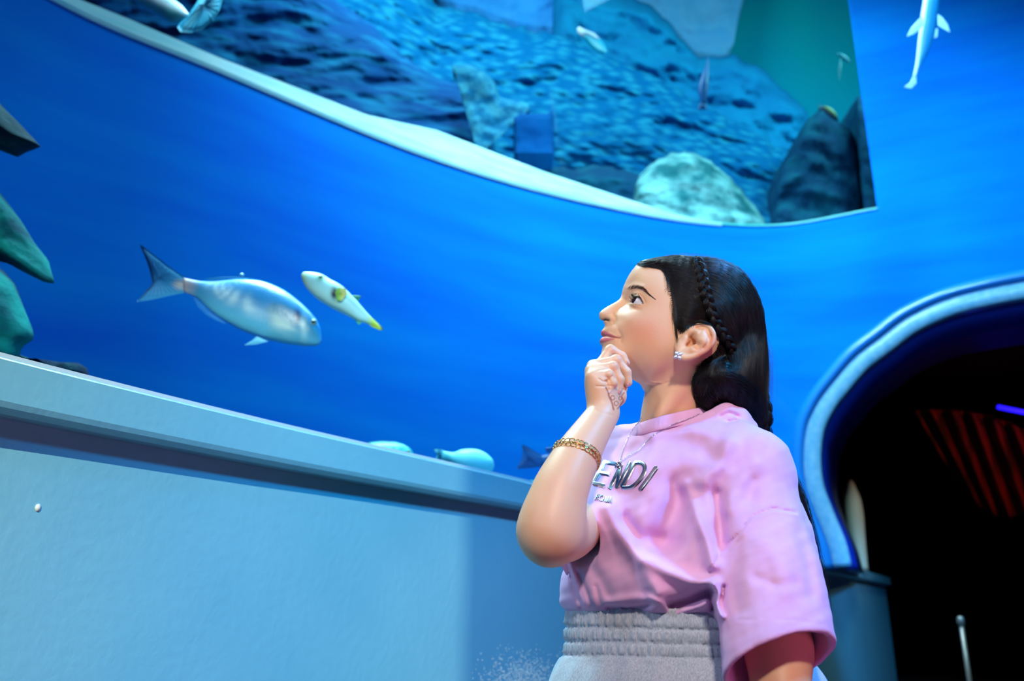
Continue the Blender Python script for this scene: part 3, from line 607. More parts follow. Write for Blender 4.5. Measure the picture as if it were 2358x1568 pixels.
# far small fish behind the upper window
YF = 6.3
s5 = fish('small_reef_fish', 'tiny pale fish with a white head above the coral slope', YF, [(1329, 66), (1334, 63), (1342, 67), (1356, 74), (1374, 84), (1388, 98), (1398, 116)], [(1329, 74), (1334, 79), (1342, 84), (1352, 98), (1366, 112), (1382, 120), (1397, 122)], [0.01, 0.02, 0.025, 0.03, 0.028, 0.02, 0.006], M_puff, lambda px, py, co: mixc(np.tile(lin(215, 240, 250), (len(px), 1)), np.tile(lin(0, 165, 195), (len(px), 1)), sstep(px+0.6*py, 1385, 1402)), n=30)
fin(s5, 'dorsal_fin', [(1340, 72), (1352, 70), (1368, 76), (1382, 90), (1370, 86), (1354, 78)], YF-0.04, M_finb, pale, 0.004)
YU = 8.1
s6 = fish('dark_reef_fish', 'dark slender fish hanging upright in front of the teal hill', YU, [(1630, 132), (1625, 150), (1616, 172), (1608, 195), (1608, 215), (1616, 238)], [(1632, 132), (1632, 150), (1632, 172), (1632, 195), (1630, 215), (1624, 240)], [0.01, 0.03, 0.05, 0.055, 0.04, 0.012], M_puff, lambda a, b, c: np.tile(lin(5, 90, 160), (len(a), 1)), n=24)
fin(s6, 'tail_fin', [(1614, 234), (1624, 236), (1630, 252), (1606, 252)], YU, M_finb, lambda a, b, c: np.tile(lin(5, 90, 160), (len(a), 1)), 0.01)
YV = 8.6
s7 = fish('dark_reef_fish', 'faint dark thin fish high in the green water', YV, [(1926, 122), (1938, 124), (1950, 132), (1958, 142)], [(1926, 125), (1936, 132), (1948, 140), (1957, 145)], [0.006, 0.02, 0.02, 0.006], M_puff, lambda a, b, c: np.tile(lin(0, 110, 130), (len(a), 1)), n=16)
fin(s7, 'tail_fin', [(1936, 130), (1938, 150), (1933, 186), (1930, 160)], YV, M_finb, lambda a, b, c: np.tile(lin(0, 110, 130), (len(a), 1)), 0.008)
YN = 7.4
s9 = fish('yellow_backed_fish', 'dark fish with a yellow green back on the pointed rock', YN, [(1893, 244), (1905, 246), (1918, 254), (1927, 266), (1930, 276)], [(1891, 250), (1900, 260), (1912, 270), (1922, 276), (1930, 280)], [0.006, 0.02, 0.025, 0.02, 0.005], M_puff, lambda px, py, co: mixc(np.tile(lin(140, 160, 40), (len(px), 1)), np.tile(lin(0, 60, 90), (len(px), 1)), sstep(py-0.8*px, -1278, -1268)), n=20)
fin(s9, 'tail_fin', [(1893, 250), (1884, 238), (1886, 252), (1889, 262)], YN, M_finb, lambda a, b, c: np.tile(lin(0, 60, 90), (len(a), 1)), 0.006)
# large pale fish cut by the top left corner
YL = 2.9
M_pale = mat('pale_fish_skin', srgb(90, 190, 220), rough=0.4, vcol=True)
s8 = fish('pale_ray', 'large pale turquoise ray with a raised wing at the top left', YL, [(300, -60), (330, -30), (360, -20), (395, -4), (420, 14), (436, 34)], [(290, -30), (318, 10), (345, 25), (372, 40), (396, 52), (430, 42)], [0.01, 0.03, 0.035, 0.035, 0.025, 0.008], M_pale,
          lambda px, py, co: mixc(np.tile(lin(60, 170, 175), (len(px), 1)), np.tile(lin(215, 235, 250), (len(px), 1)), np.exp(-((py-np.interp(px, [320, 360, 400, 435], [-20, 0, 14, 34]))/9)**2)), n=40)
fin(s8, 'pectoral_fin', [(408, 64), (416, 74), (440, 76), (466, 68), (492, 46), (506, 22), (514, -10), (510, -60), (470, -50), (462, -10), (446, 14), (430, 40), (412, 54)], YL-0.02, M_finb,
    lambda px, py, co: mixc(np.tile(lin(30, 190, 235), (len(px), 1)), np.tile(lin(110, 215, 245), (len(px), 1)), np.exp(-((px-np.interp(py, [-20, 10, 40, 70], [480, 462, 446, 425]))/9)**2)), 0.012, n=90)
# bubble above the bream
bm = bmesh.new(); bmesh.ops.create_uvsphere(bm, u_segments=20, v_segments=12, radius=0.0065); c = P(557, 634, 2.55)
for v in bm.verts: v.co = Vector(c)+v.co
me = bpy.data.meshes.new('bubble'); bm.to_mesh(me); bm.free(); tag(link('bubble', me, mat('bubble_white', srgb(150, 225, 245), rough=0.2, coat=1)), 'small round pale bubble above the back of the sea bream', 'bubble')
# things in the dark tunnel
M_red = mat('curtain_red', srgb(120, 22, 6), rough=0.7, col2=srgb(30, 4, 2), nscale=3, stretch=(3.5, 1, 0.9), ramp=(0.35, 0.6), bump=0.5, bscale=10, bdist=0.05)
cu = []; cq = []; n1, n2 = 90, 24
topc = [(2110, 945), (2200, 945), (2290, 962), (2390, 1000), (2480, 1020)]; botc = [(2225, 1140), (2300, 1190), (2370, 1180), (2450, 1150), (2530, 1120)]
tcv, bcv = catmull(topc, n1), catmull(botc, n1)
for i in range(n1):
    for j in range(n2):
        q = tcv[i]*(1-j/(n2-1))+bcv[i]*(j/(n2-1)); cu.append(P(q[0], q[1], 9.0+0.12*math.sin(i*0.55)))
for i in range(n1-1):
    for j in range(n2-1): cq.append((i*n2+j, i*n2+j+1, (i+1)*n2+j+1, (i+1)*n2+j))
o = mesh('hanging_net', cu, cq, M_red); sm = o.modifiers.new('solid', 'SOLIDIFY'); sm.thickness = 0.02
tag(o, 'dark red draped cloth glowing in the black tunnel', 'drapery')
spot('red_lamp', (5.2, 6.6, 3.0), tuple(P(2260, 1030, 9.0)), 95, (1.0, 0.14, 0.02), 60, 0.6)
V, Q = tube([P(2298, 937, 8.6), P(2420, 962, 8.6)], 0.02, 10); tag(mesh('strip_light', V, Q, mat('neon_blue', srgb(30, 20, 255), emis=srgb(30, 20, 255), estr=2.5)), 'thin glowing blue strip light in the dark tunnel', 'light')
M_pole = mat('pole_metal', srgb(150, 138, 128), rough=0.4, metal=0.6)
post = empty('barrier_post', P(2262, 1760, 4.6)); tag(post, 'slim metal barrier post with a round top inside the tunnel', 'post')
pa, pb_ = P(2212, 1428, 5.3), P(2212, 1428, 5.3).copy(); pb_[2] = 0.02
post.location = (pa[0], pa[1], 0); bpy.context.view_layer.update()
V, Q = tube([pa, pb_], 0.013, 14); under(mesh('pole', V, Q, M_pole), post)
V, Q = tube([pa+np.array([0, 0, d]) for d in (-0.03, -0.026, 0.01, 0.02, 0.024)], [0.014, 0.02, 0.02, 0.014, 0.004], 16); under(mesh('cap', V, Q, M_pole), post)
V, Q = tube([pb_+np.array([0, 0, d]) for d in (-0.02, 0.0, 0.012)], [0.14, 0.14, 0.03], 28); under(mesh('base', V, Q, M_pole), post)
spot('tunnel_lamp', (4.4, 3.8, 3.3), (3.2, 6.2, 1.2), 60, (1, 0.85, 0.7), 40, 0.8)
# pale column standing behind the parapet end inside the tunnel
M_col = mat('column_plaster', srgb(214, 190, 160), rough=0.6)
ca = P(1970, 1200, 7.35)
colr = [(1.149, .055), (1.30, .058), (1.45, .064), (1.60, .070), (1.72, .062), (1.80, .040), (1.86, .020), (1.88, .006)]
def lathe(name, cx, cy, prof_, mt, n=28, lean=(0, 0)):
    V = []; Q = []
    for z, r in prof_:
        for k in range(n): V.append((cx+lean[0]*(z-prof_[0][0])+r*math.cos(2*PI*k/n), cy+r*math.sin(2*PI*k/n), z))
    m = len(prof_)
    for i in range(m-1):
        for k in range(n): Q.append((i*n+k, i*n+(k+1) % n, (i+1)*n+(k+1) % n, (i+1)*n+k))
    Q.append(tuple(range(n))[::-1]); Q.append(tuple(range((m-1)*n, m*n))); return mesh(name, V, Q, mt)
pp = catmull([(z, r) for z, r in colr], 30)
tag(lathe('stone_finial', ca[0], ca[1], [tuple(q) for q in pp], M_col), 'pale tapered stone finial standing behind the arch foot in the tunnel', 'ornament')
spot('finial_lamp', (4.4, 4.6, 2.6), tuple(ca), 34, (1, 0.74, 0.46), 22, 0.6)
# ------------------------------------------------------------------ implicit modelling: primitives, sparse surface nets, thin-plate fields
def tps(cx, cy, val, reg=0.0):
    # reg may be an array: how loosely each point is followed
    c = np.stack([cx, cy], 1).astype(float); n = len(c); mu = c.mean(0); sc = c.std()
    c = (c-mu)/sc
    def U(d2): return 0.5*d2*np.log(d2+1e-12)
    A = U(((c[:, None]-c[None])**2).sum(-1)) + np.diag(np.broadcast_to(reg, (n,))); Pm = np.hstack([np.ones((n, 1)), c])
    M = np.zeros((n+3, n+3)); M[:n, :n] = A; M[:n, n:] = Pm; M[n:, :n] = Pm.T
    sol = np.linalg.solve(M, np.concatenate([val, np.zeros(3)]))
    def ev(x, y):
        q = np.stack([np.ravel(x), np.ravel(y)], 1); q = (q-mu)/sc; out = np.empty(len(q))
        for i in range(0, len(q), 20000):
            qq = q[i:i+20000]; out[i:i+20000] = U(((qq[:, None]-c[None])**2).sum(-1)) @ sol[:n] + sol[n] + qq @ sol[n+1:]
        return out.reshape(np.shape(x))
    return ev
class Field2D:
    """w^2 = Q(x, z): a symmetric solid about the plane y = Y0, tabulated on a grid."""
    def __init__(s, pts, Y0, step=0.0012, margin=0.03, outside=None, reg=1e-6):
        # pts rows: (x, z, Q)
        pts = np.array(pts, float); s.Y0 = Y0
        ev = tps(pts[:, 0], pts[:, 1], pts[:, 2], reg)
        s.x0, s.z0 = pts[:, 0].min()-margin, pts[:, 1].min()-margin; s.h = step
        nx = int((pts[:, 0].max()+margin-s.x0)/step)+2; nz_ = int((pts[:, 1].max()+margin-s.z0)/step)+2
        X, Z = np.meshgrid(s.x0+np.arange(nx)*step, s.z0+np.arange(nz_)*step, indexing='ij')
        s.Q = ev(X, Z)
        if outside is not None:   # force negative outside a polygon
            ins = in_poly(X, Z, outside)
            pl = np.array(outside); nxt = np.roll(pl, -1, 0); d = np.full(X.shape, 1e9)
            for a, b in zip(pl, nxt):
                ab = b-a; t = np.clip(((X-a[0])*ab[0]+(Z-a[1])*ab[1])/(ab@ab+1e-12), 0, 1)
                d = np.minimum(d, np.hypot(X-a[0]-t*ab[0], Z-a[1]-t*ab[1]))
            s.Q = np.where(ins, np.maximum(s.Q, 0.012*np.minimum(d, 0.02)), -0.05*np.minimum(d, 0.06)-0.0*d)
            s.D = np.where(ins, d, -d)
        s.gx, s.gz = np.gradient(s.Q, step)
    def samp(s, A, x, z):
        u = np.clip((x-s.x0)/s.h, 0, A.shape[0]-1.001); v = np.clip((z-s.z0)/s.h, 0, A.shape[1]-1.001)
        i = u.astype(int); j = v.astype(int); a = u-i; b = v-j
        return (A[i, j]*(1-a)+A[i+1, j]*a)*(1-b)+(A[i, j+1]*(1-a)+A[i+1, j+1]*a)*b
    def W(s, x, z): return np.sqrt(np.maximum(s.samp(s.Q, x, z), 0))
    def f(s, p):
        x, z = p[..., 0], p[..., 2]; w_ = p[..., 1]-s.Y0
        q = s.samp(s.Q, x, z); g = np.hypot(s.samp(s.gx, x, z), s.samp(s.gz, x, z))
        return (w_*w_-q)/np.sqrt(4*w_*w_+g*g+1e-5)
def cone(a, b, ra, rb):
    a = np.array(a, float); b = np.array(b, float); ab = b-a; L2 = ab@ab
    def f(p):
        t = np.clip(((p-a)@ab)/L2, 0, 1); return np.linalg.norm(p-a-t[..., None]*ab, axis=-1)-(ra+(rb-ra)*t)
    c = (a+b)/2; return f, c, math.sqrt(L2)/2+max(ra, rb)
def limb(pts, rs, n=40):
    """smooth tapered tube through pts: one primitive"""
    q = catmull(np.hstack([np.array(pts, float), np.array(rs, float)[:, None]]), n)
    def f(p):
        out = np.full(p.shape[:-1], 9.0)
        for a, b in zip(q[:-1], q[1:]):
            ab = b[:3]-a[:3]; t = np.clip(((p-a[:3])@ab)/(ab@ab+1e-12), 0, 1)
            out = np.minimum(out, np.linalg.norm(p-a[:3]-t[..., None]*ab, axis=-1)-(a[3]+(b[3]-a[3])*t))
        return out
    c = (q[:, :3].max(0)+q[:, :3].min(0))/2; return f, c, float(np.linalg.norm(q[:, :3]-c, axis=1).max()+q[:, 3].max())
def ell(c, r, R=None):
    c = np.array(c, float); r = np.array(r, float); R = np.eye(3) if R is None else np.array(R)
    def f(p):
        q = (p-c)@R; k0 = np.linalg.norm(q/r, axis=-1); k1 = np.linalg.norm(q/(r*r), axis=-1)+1e-9
        return k0*(k0-1)/k1
    return f, c, float(r.max())
def smin(a, b, k):
    h = np.maximum(k-np.abs(a-b), 0)/k; return np.minimum(a, b)-h*h*k*0.25
class Solid:
    def __init__(s): s.ops = []
    def add(s, prim, k=0.01, mode='u'): s.ops.append((prim, k, mode)); return s
    def polycone(s, pts, rs, k=0.01, k2=None, mode='u'):
        for i in range(len(pts)-1): s.add(cone(pts[i], pts[i+1], rs[i], rs[i+1]), k if i == 0 else (k2 or 0.004), mode)
        return s
    def f(s, p, cen=None, rad=None):
        """p: (nb, m, 3) block points; cen/rad bound the blocks."""
        out = np.full(p.shape[:-1], 1.0)
        for (fn, c, R), k, mode in s.ops:
            if cen is not None and c is not None:
                m = np.linalg.norm(cen-c, axis=-1) < R+rad+k+0.012
                if not m.any(): continue
            else: m = slice(None)
            d = fn(p[m]); o = out[m]
            if mode == 'u': out[m] = smin(o, d, k)
            elif mode == 's': out[m] = -smin(-o, d, k)
            elif mode == 'i': out[m] = -smin(-o, -d, k)
            elif mode == 'd': out[m] = o+d
        return out
def surface(solid, lo, hi, h, B=12, slack=1.6, chunk=350):
    """sparse surface nets over blocks of B cells."""
    lo = np.array(lo, float); hi = np.array(hi, float); n = np.ceil((hi-lo)/(h*B)).astype(int)
    g = np.stack(np.meshgrid(*[np.arange(k) for k in n], indexing='ij'), -1).reshape(-1, 3)
    hb = h*B; cen = lo+(g+0.5)*hb; rad = hb*0.8661
    fc = np.empty(len(cen))
    for i in range(0, len(cen), 60000): fc[i:i+60000] = solid.f(cen[i:i+60000, None, :], cen[i:i+60000], rad)[:, 0]
    act = g[np.abs(fc) < rad*slack+0.004]
    N = n*B+2; st = np.array([N[1]*N[2], N[2], 1], dtype=np.int64)
    r = np.arange(-1, B+1); L = np.stack(np.meshgrid(r, r, r, indexing='ij'), -1); m = B+2
    cells, verts, fx = [], [], [[], [], []]
    for s0 in range(0, len(act), chunk):
        a = act[s0:s0+chunk]; base = a*B; idx = base[:, None, None, None, :]+L[None]
        p = lo+idx*h; F_ = solid.f(p.reshape(len(a), -1, 3), lo+(a+0.5)*hb, rad*1.2).reshape(len(a), m, m, m)
        # cells with own index in [0,B): local 1..B ; need corner values up to local B+1 -> use cells local 0..B (world -1..B-1)
        ins = F_ < 0
        c8 = [(i, j, k) for i in (0, 1) for j in (0, 1) for k in (0, 1)]
        cnt = sum(ins[:, i:m-1+i, j:m-1+j, k:m-1+k].astype(np.int8) for i, j, k in c8)
        act_c = (cnt > 0) & (cnt < 8)
        act_c[:, 0, :, :] = False; act_c[:, :, 0, :] = False; act_c[:, :, :, 0] = False
        # cells at local 1..B correspond to world base+0..B-1, corners local 1..B+1 (m=B+2 -> last index B+1)
        b_, i_, j_, k_ = np.nonzero(act_c)
        if len(b_) == 0: continue
        vals = np.stack([F_[b_, i_+i, j_+j, k_+k] for i, j, k in c8], 1)
        acc = np.zeros((len(b_), 3)); num = np.zeros(len(b_)); C8 = np.array(c8, float)
        for e0 in range(8):
            for e1 in range(e0+1, 8):
                if np.abs(C8[e0]-C8[e1]).sum() != 1: continue
                v0, v1 = vals[:, e0], vals[:, e1]; cr = (v0 < 0) != (v1 < 0)
                t = np.where(cr, v0/(v0-v1+1e-30), 0); q = C8[e0]+(C8[e1]-C8[e0])*t[:, None]
                acc += q*cr[:, None]; num += cr
        loc = np.stack([i_, j_, k_], 1)-1; wi = base[b_]+loc
        cells.append((wi+1)@st); verts.append(lo+(wi+acc/num[:, None])*h)
        # edges from point (local 1..B) in +axis
        own = ins[:, 1:B+1, 1:B+1, 1:B+1]
        for ax in range(3):
            sl = [slice(1, B+1)]*3; sl[ax] = slice(2, B+2); nb_ = ins[:, sl[0], sl[1], sl[2]]
            bb, ii, jj, kk = np.nonzero(own != nb_)
            w_ = base[bb]+np.stack([ii, jj, kk], 1); fx[ax].append(np.concatenate([w_, own[bb, ii, jj, kk][:, None].astype(int)], 1))
    cells = np.concatenate(cells); verts = np.concatenate(verts); order = np.argsort(cells); cs = cells[order]; quads = []
    def look(w_):
        key = (w_+1)@st; i = np.clip(np.searchsorted(cs, key), 0, len(cs)-1); return np.where(cs[i] == key, order[i], -1)
    for ax in range(3):
        if not fx[ax]: continue
        E_ = np.concatenate(fx[ax]); w_ = E_[:, :3]; flag = E_[:, 3] == 1
        o1 = np.zeros(3, int); o2 = np.zeros(3, int); o1[(ax+1) % 3] = -1; o2[(ax+2) % 3] = -1
        q = np.stack([look(w_), look(w_+o1), look(w_+o1+o2), look(w_+o2)], 1); ok = (q >= 0).all(1)
        q = q[ok]; fl = flag[ok]; q[~fl] = q[~fl][:, ::-1]; quads.append(q)
    return verts, np.concatenate(quads)
def relax(V, Q, it=1, lam=0.5):
    E_ = np.concatenate([Q[:, [0, 1]], Q[:, [1, 2]], Q[:, [2, 3]], Q[:, [3, 0]]]); E_ = np.concatenate([E_, E_[:, ::-1]])
    deg = np.bincount(E_[:, 0], minlength=len(V)).astype(float); deg[deg == 0] = 1
    for _ in range(it):
        for l in (lam, -lam*1.04):
            S = np.stack([np.bincount(E_[:, 0], weights=V[E_[:, 1], k], minlength=len(V)) for k in range(3)], 1)/deg[:, None]
            V = V+(S-V)*l
    return V
# ------------------------------------------------------------------ the girl
Y0 = 1.18
girl = empty('person', (0.29, 1.20, 0.0))
tag(girl, 'girl in a pink T-shirt and grey sweatpants looking up, hand on her chin', 'person')
# -- head: a solid symmetric about its sagittal plane, half-width W over the profile
prof = [  # px, py, edge radius (mm)
 (1468, 610, 60), (1460, 618, 58), (1451.4, 629, 55), (1444.4, 640.4, 50), (1438.8, 653, 42), (1434.6, 664.2, 30), (1432, 672.6, 18), (1430.6, 680, 9),
 (1427, 687.5, 7), (1420, 694, 6.5), (1409, 700.3, 6), (1398, 706.3, 6), (1388.4, 712.6, 7), (1382, 718.4, 8.5), (1379.2, 724.8, 9), (1380.3, 731, 8),
 (1384.2, 737.2, 7), (1389.5, 742, 8), (1392.2, 746.3, 12), (1392.3, 750.5, 16), (1390.4, 755.4, 17), (1386.8, 759.8, 16), (1384, 764.3, 15), (1384.6, 769.5, 15),
 (1388, 773.7, 17), (1384.3, 779, 14), (1381.6, 784.5, 13), (1382, 789, 13), (1385, 793.5, 15), (1387, 799, 17), (1386, 806, 18), (1384, 814, 18), (1384, 823, 18), (1387, 832, 18),
 (1393, 840, 18), (1402, 847, 20), (1414, 852.5, 24), (1430, 858, 28), (1447, 865, 34), (1462, 875, 40), (1480, 884, 45)]
rest = [(1520, 892, 45), (1570, 892, 45), (1620, 885, 50), (1665, 862, 60), (1700, 830, 70), (1722, 790, 75), (1732, 745, 78), (1730, 700, 78), (1716, 662, 76), (1690, 632, 74), (1652, 611, 72), (1610, 600, 70), (1570, 597, 66), (1530, 598, 64), (1495, 602, 62)]
outl = prof+rest; S0 = Y0/1890.0
pts = []; ol = []
m_ = len(outl)
for i, (px, py, r) in enumerate(outl):
    p = P(px, py, Y0); ol.append((p[0], p[2])); pts.append((p[0], p[2], 0.0))
    a = np.array(outl[i-1][:2], float); b = np.array(outl[(i+1) % m_][:2], float); t = b-a; t /= np.linalg.norm(t)
    n_in = np.array([-t[1], t[0]]);  n_in = n_in if np.dot(n_in, np.array([1560, 740])-np.array([px, py])) > 0 else -n_in
    dpx = 4.0 if r < 26 else 12.0
    q = P(px+n_in[0]*dpx, py+n_in[1]*dpx, Y0); d = dpx*S0; pts.append((q[0], q[2], 2*r/1000*d-d*d))
inner = [  # px, py, half-width (mm)
 (1478, 625, 32), (1470, 645, 40), (1500, 640, 52), (1540, 630, 54), (1458, 655, 32), (1482, 662, 48.5), (1505, 680, 56), (1540, 670, 63), (1540, 700, 64),
 (1446, 668, 22), (1440, 680, 10.5), (1449, 684, 18), (1447, 693, 14.5), (1462, 680, 35), (1474, 684, 44), (1488, 698, 50), (1460, 697, 33), (1474, 700, 43.5), (1452, 702, 20),
 (1428, 696, 8), (1415, 705, 8.2), (1402, 712, 8.2), (1392, 718, 8.5), (1389, 726, 11), (1422, 710, 11.5), (1432, 712, 17), (1440, 708, 20), (1410, 718, 11.5), (1422, 722, 15.5), (1400, 723, 11.5),
 (1399, 731, 14.5), (1408, 731, 16.5), (1414, 737, 16.8), (1419, 741, 18), (1424, 733, 22), (1397, 741, 8.5), (1402, 744, 10), (1410, 746, 16),
 (1398, 752, 14), (1408, 756, 20.5), (1420, 756, 26.5), (1434, 745, 33), (1436, 728, 31), (1450, 740, 42), (1455, 722, 40), (1470, 715, 45.5), (1480, 735, 53), (1500, 712, 56), (1520, 740, 61), (1545, 745, 63.5),
 (1392, 766, 13), (1404, 769, 20), (1416, 773, 25), (1428, 778, 28.5), (1440, 774, 36), (1455, 765, 43), (1480, 770, 52), (1510, 775, 58), (1540, 785, 60.5), (1575, 780, 65),
 (1390, 784, 12), (1400, 783, 17.5), (1412, 782, 23), (1430, 792, 29), (1393, 797, 15.5), (1408, 797, 22), (1424, 803, 27), (1448, 800, 38), (1480, 805, 48), (1515, 810, 54), (1545, 815, 56),
 (1396, 815, 18), (1410, 822, 23.5), (1430, 830, 31), (1455, 835, 40), (1485, 838, 47.5), (1515, 842, 51), (1402, 835, 19), (1420, 842, 24), (1442, 848, 30), (1500, 862, 42),
 (1600, 640, 66), (1600, 700, 71), (1600, 760, 69), (1650, 640, 58), (1660, 700, 70), (1660, 770, 66), (1700, 700, 50), (1700, 770, 50), (1640, 830, 58), (1580, 830, 56), (1690, 655, 44), (1560, 620, 52)]
NOUT = len(pts)
for px, py, wmm in inner:
    q = P(px, py, Y0-wmm/1000); pts.append((q[0], q[2], (wmm/1000)**2))
HEAD = Field2D(pts, Y0, 0.0008, 0.03, reg=np.array([1e-5]*NOUT+[2.5e-3 if q[1] > 790 or q[0] > 1500 or q[1] < 660 else 3e-4 for q in inner]), outside=catmull(np.array(ol+[ol[0]]), 400))
def mirrored(p):
    q = p.copy(); q[..., 1] = Y0-np.abs(p[..., 1]-Y0); return q
def polydist(px, py, pl):
    pl = np.array(pl, float); d = np.full(np.shape(px), 1e9)
    if len(pl) == 1: return np.hypot(px-pl[0][0], py-pl[0][1])
    for a, b in zip(pl[:-1], pl[1:]):
        ab = b-a; t = np.clip(((px-a[0])*ab[0]+(py-a[1])*ab[1])/(ab@ab+1e-9), 0, 1); d = np.minimum(d, np.hypot(px-a[0]-t*ab[0], py-a[1]-t*ab[1]))
    return d
def strokes(lst, c, R, ylim=None, mir=True):
    """displacement made of soft strokes: (polyline px, amp mm (+ dents), width px)"""
    def f(p):
        q = mirrored(p) if mir else p; px, py = proj(q); out = np.zeros(px.shape)
        for pl, amp, w_ in lst:
            pl_ = np.array(pl); m = (px > pl_[:, 0].min()-3*w_) & (px < pl_[:, 0].max()+3*w_) & (py > pl_[:, 1].min()-3*w_) & (py < pl_[:, 1].max()+3*w_)
            if not m.any(): continue
            out[m] += amp/1000*np.exp(-(polydist(px[m], py[m], pl)/w_)**2)
        if ylim is not None: out *= (q[..., 1] < ylim)
        return out
    return (f, np.array(c, float), R)
def ballf(c, r):
    c = np.array(c, float); return (lambda p: np.linalg.norm(p-c, axis=-1)-r), c, r
def mir_prim(prim):
    fn, c, R = prim; return (lambda p: fn(p*np.array([1, -1, 1.])+np.array([0, 2*Y0, 0])), c*np.array([1, -1, 1.])+np.array([0, 2*Y0, 0]), R)
EYE = P(1473.5, 697.5, Y0-0.031); EYER = 0.0118
body = Solid()
hc = P(1560, 740, Y0); body.add((HEAD.f, hc, 0.16), 0.001)
# lids over the eyeballs
for pr in (ballf(EYE, EYER+0.0016),): body.add(pr, 0.006); body.add(mir_prim(pr), 0.006)
# ears
ear = Solid()
def ep(px, py, y=1.104): return P(px, py, y)
hel = [(1586, 774, 1.111), (1590, 764, 1.108), (1601, 752, 1.105), (1615, 746.5, 1.101), (1631, 751.5, 1.097), (1641, 763, 1.094), (1644.5, 777, 1.092), (1640.5, 791, 1.092), (1629, 804, 1.095), (1611, 815, 1.098), (1592, 822.5, 1.102), (1575, 825, 1.105), (1566, 818, 1.108), (1563, 808, 1.112)]
ear.add(limb([ep(*h) for h in hel], [.0026, .0026, .0026, .0027, .0029, .0031, .0031, .0031, .0032, .0036, .0042, .0042, .0036, .003], 60), 0.003)
ear.polycone([ep(1590, 764, 1.112), ep(1618, 775, 1.106), ep(1620, 790, 1.103), ep(1604, 806, 1.107), ep(1578, 816, 1.110)], [.008, .011, .0115, .010, .007], 0.004, 0.004)
ear.polycone([ep(1603, 762, 1.102), ep(1616, 772, 1.098), ep(1621, 784, 1.096), ep(1616, 798, 1.097), ep(1603, 807, 1.1)], [.002, .0026, .003, .003, .0028], 0.004, 0.003)
ear.add(cone(ep(1577, 790, 1.112), ep(1579.5, 779, 1.109), .0042, .003), 0.004)
ear.add(ballf(ep(1596, 808, 1.102), .0034), 0.004)
ear.add(cone(ep(1568, 800, 1.116), ep(1590, 764, 1.118), .009, .008), 0.006)
ear.add(strokes([([(1598, 788), (1606, 794)], 4.5, 8), ([(1590, 778), (1596, 772)], 2.2, 5), ([(1584, 794), (1589, 792)], 4.0, 4.2), ([(1624, 764), (1632, 776), (1630, 790), (1620, 801)], 1.3, 3.5), ([(1604, 756), (1616, 760), (1612, 766)], 1.2, 3.5)], ep(1600, 785), 0.05, mir=False), 0, 'd')
er_c = ep(1605, 788); ear_prim = (lambda p: ear.f(p.reshape(1, -1, 3)).reshape(p.shape[:-1]), er_c, 0.035)
body.add(ear_prim, 0.003); body.add(mir_prim(ear_prim), 0.003)
# neck and hidden trunk
def N3(px, py, y): return P(px, py, y)
nk = [N3(1606, 820, 1.185), N3(1572, 880, 1.19), N3(1556, 930, 1.20), N3(1548, 985, 1.207), N3(1545, 1080, 1.225)]
body.add(limb(nk, [.050, .046, .0455, .0455, .040]), 0.016)
body.add(cone(N3(1592, 850, 1.150), N3(1518, 960, 1.165), .008, .007), 0.014)
sR, sL = P(1440, 1058, 1.285), P(1752, 1085, 1.115)
body.add(cone(P(1545, 1115, 1.225), sR, .035, .028), 0.02); body.add(cone(P(1545, 1115, 1.225), sL, .035, .032), 0.02)
body.add(ell(P(1560, 1210, 1.23), (.09, .08, .10)), 0.02); body.add(ell(P(1548, 1380, 1.24), (.095, .09, .15)), 0.05); body.add(ell(P(1548, 1500, 1.24), (.11, .10, .09)), 0.04)
# right arm raised to the chin
eR = P(1266, 1222, 1.055); wR = P(1391, 950, 1.112)
body.add(limb([sR, P(1392, 1110, 1.250), P(1345, 1185, 1.185), P(1300, 1225, 1.11), eR], [.028, .033, .036, .037, .034], 60), 0.02)
body.add(limb([eR, P(1283, 1150, 1.058), P(1322, 1062, 1.075), P(1362, 995, 1.096), wR], [.0340, .0350, .0295, .0240, .0205], 80), 0.025)
body.add(ballf(P(1262, 1252, 1.072), .021), 0.02)
# hand
pal = Solid()
H = {'index': [(1384, 838, 1.139), (1405.5, 807, 1.1415), (1432, 821, 1.1415), (1441, 836, 1.141)],
     'middle': [(1366, 843, 1.126), (1419, 831, 1.1265), (1442, 857, 1.1275), (1446, 880, 1.129)],
     'ring': [(1362, 853, 1.1125), (1411.5, 846, 1.1115), (1426.5, 874, 1.1125), (1423, 897, 1.115)],
     'pinky': [(1364, 868, 1.100), (1401.5, 863.5, 1.0985), (1412, 882, 1.0985), (1402, 897, 1.1)]}
RR = {'index': [.0082, .0075, .0066, .0058], 'middle': [.0084, .0076, .0068, .0060], 'ring': [.0082, .0073, .0066, .0058], 'pinky': [.0078, .0066, .0058, .0052]}
for k in H:
    q = [P(*c) for c in H[k]]; body.add(cone(wR+(q[0]-wR)*0.12, q[0], .012, RR[k][0]*1.05), 0.012)
body.add(ell(P(1388, 892, 1.119), (.0195, .0255, .030)), 0.012)
body.add(cone(P(1376, 885, 1.106), P(1384, 930, 1.110), .0125, .0135), 0.010)
body.polycone([P(1392, 935, 1.122), P(1418, 912, 1.136), P(1428, 890, 1.146), P(1431, 872, 1.150)], [.014, .0135, .0095, .0085], 0.010, 0.005)
for k in ('index', 'middle', 'ring', 'pinky'):
    q = [P(*c) for c in H[k]]; r = RR[k]
    fs = Solid(); fs.polycone(q, r, 0.002, 0.0022)
    fs.add(ballf(q[1]+np.array([0.0002, 0, .0004]), r[1]*1.06), 0.003)
    cc = (q[0]+q[2])/2
    body.add((lambda p, fs=fs: fs.f(p.reshape(1, -1, 3)).reshape(p.shape[:-1]), cc, 0.045), 0.0014)
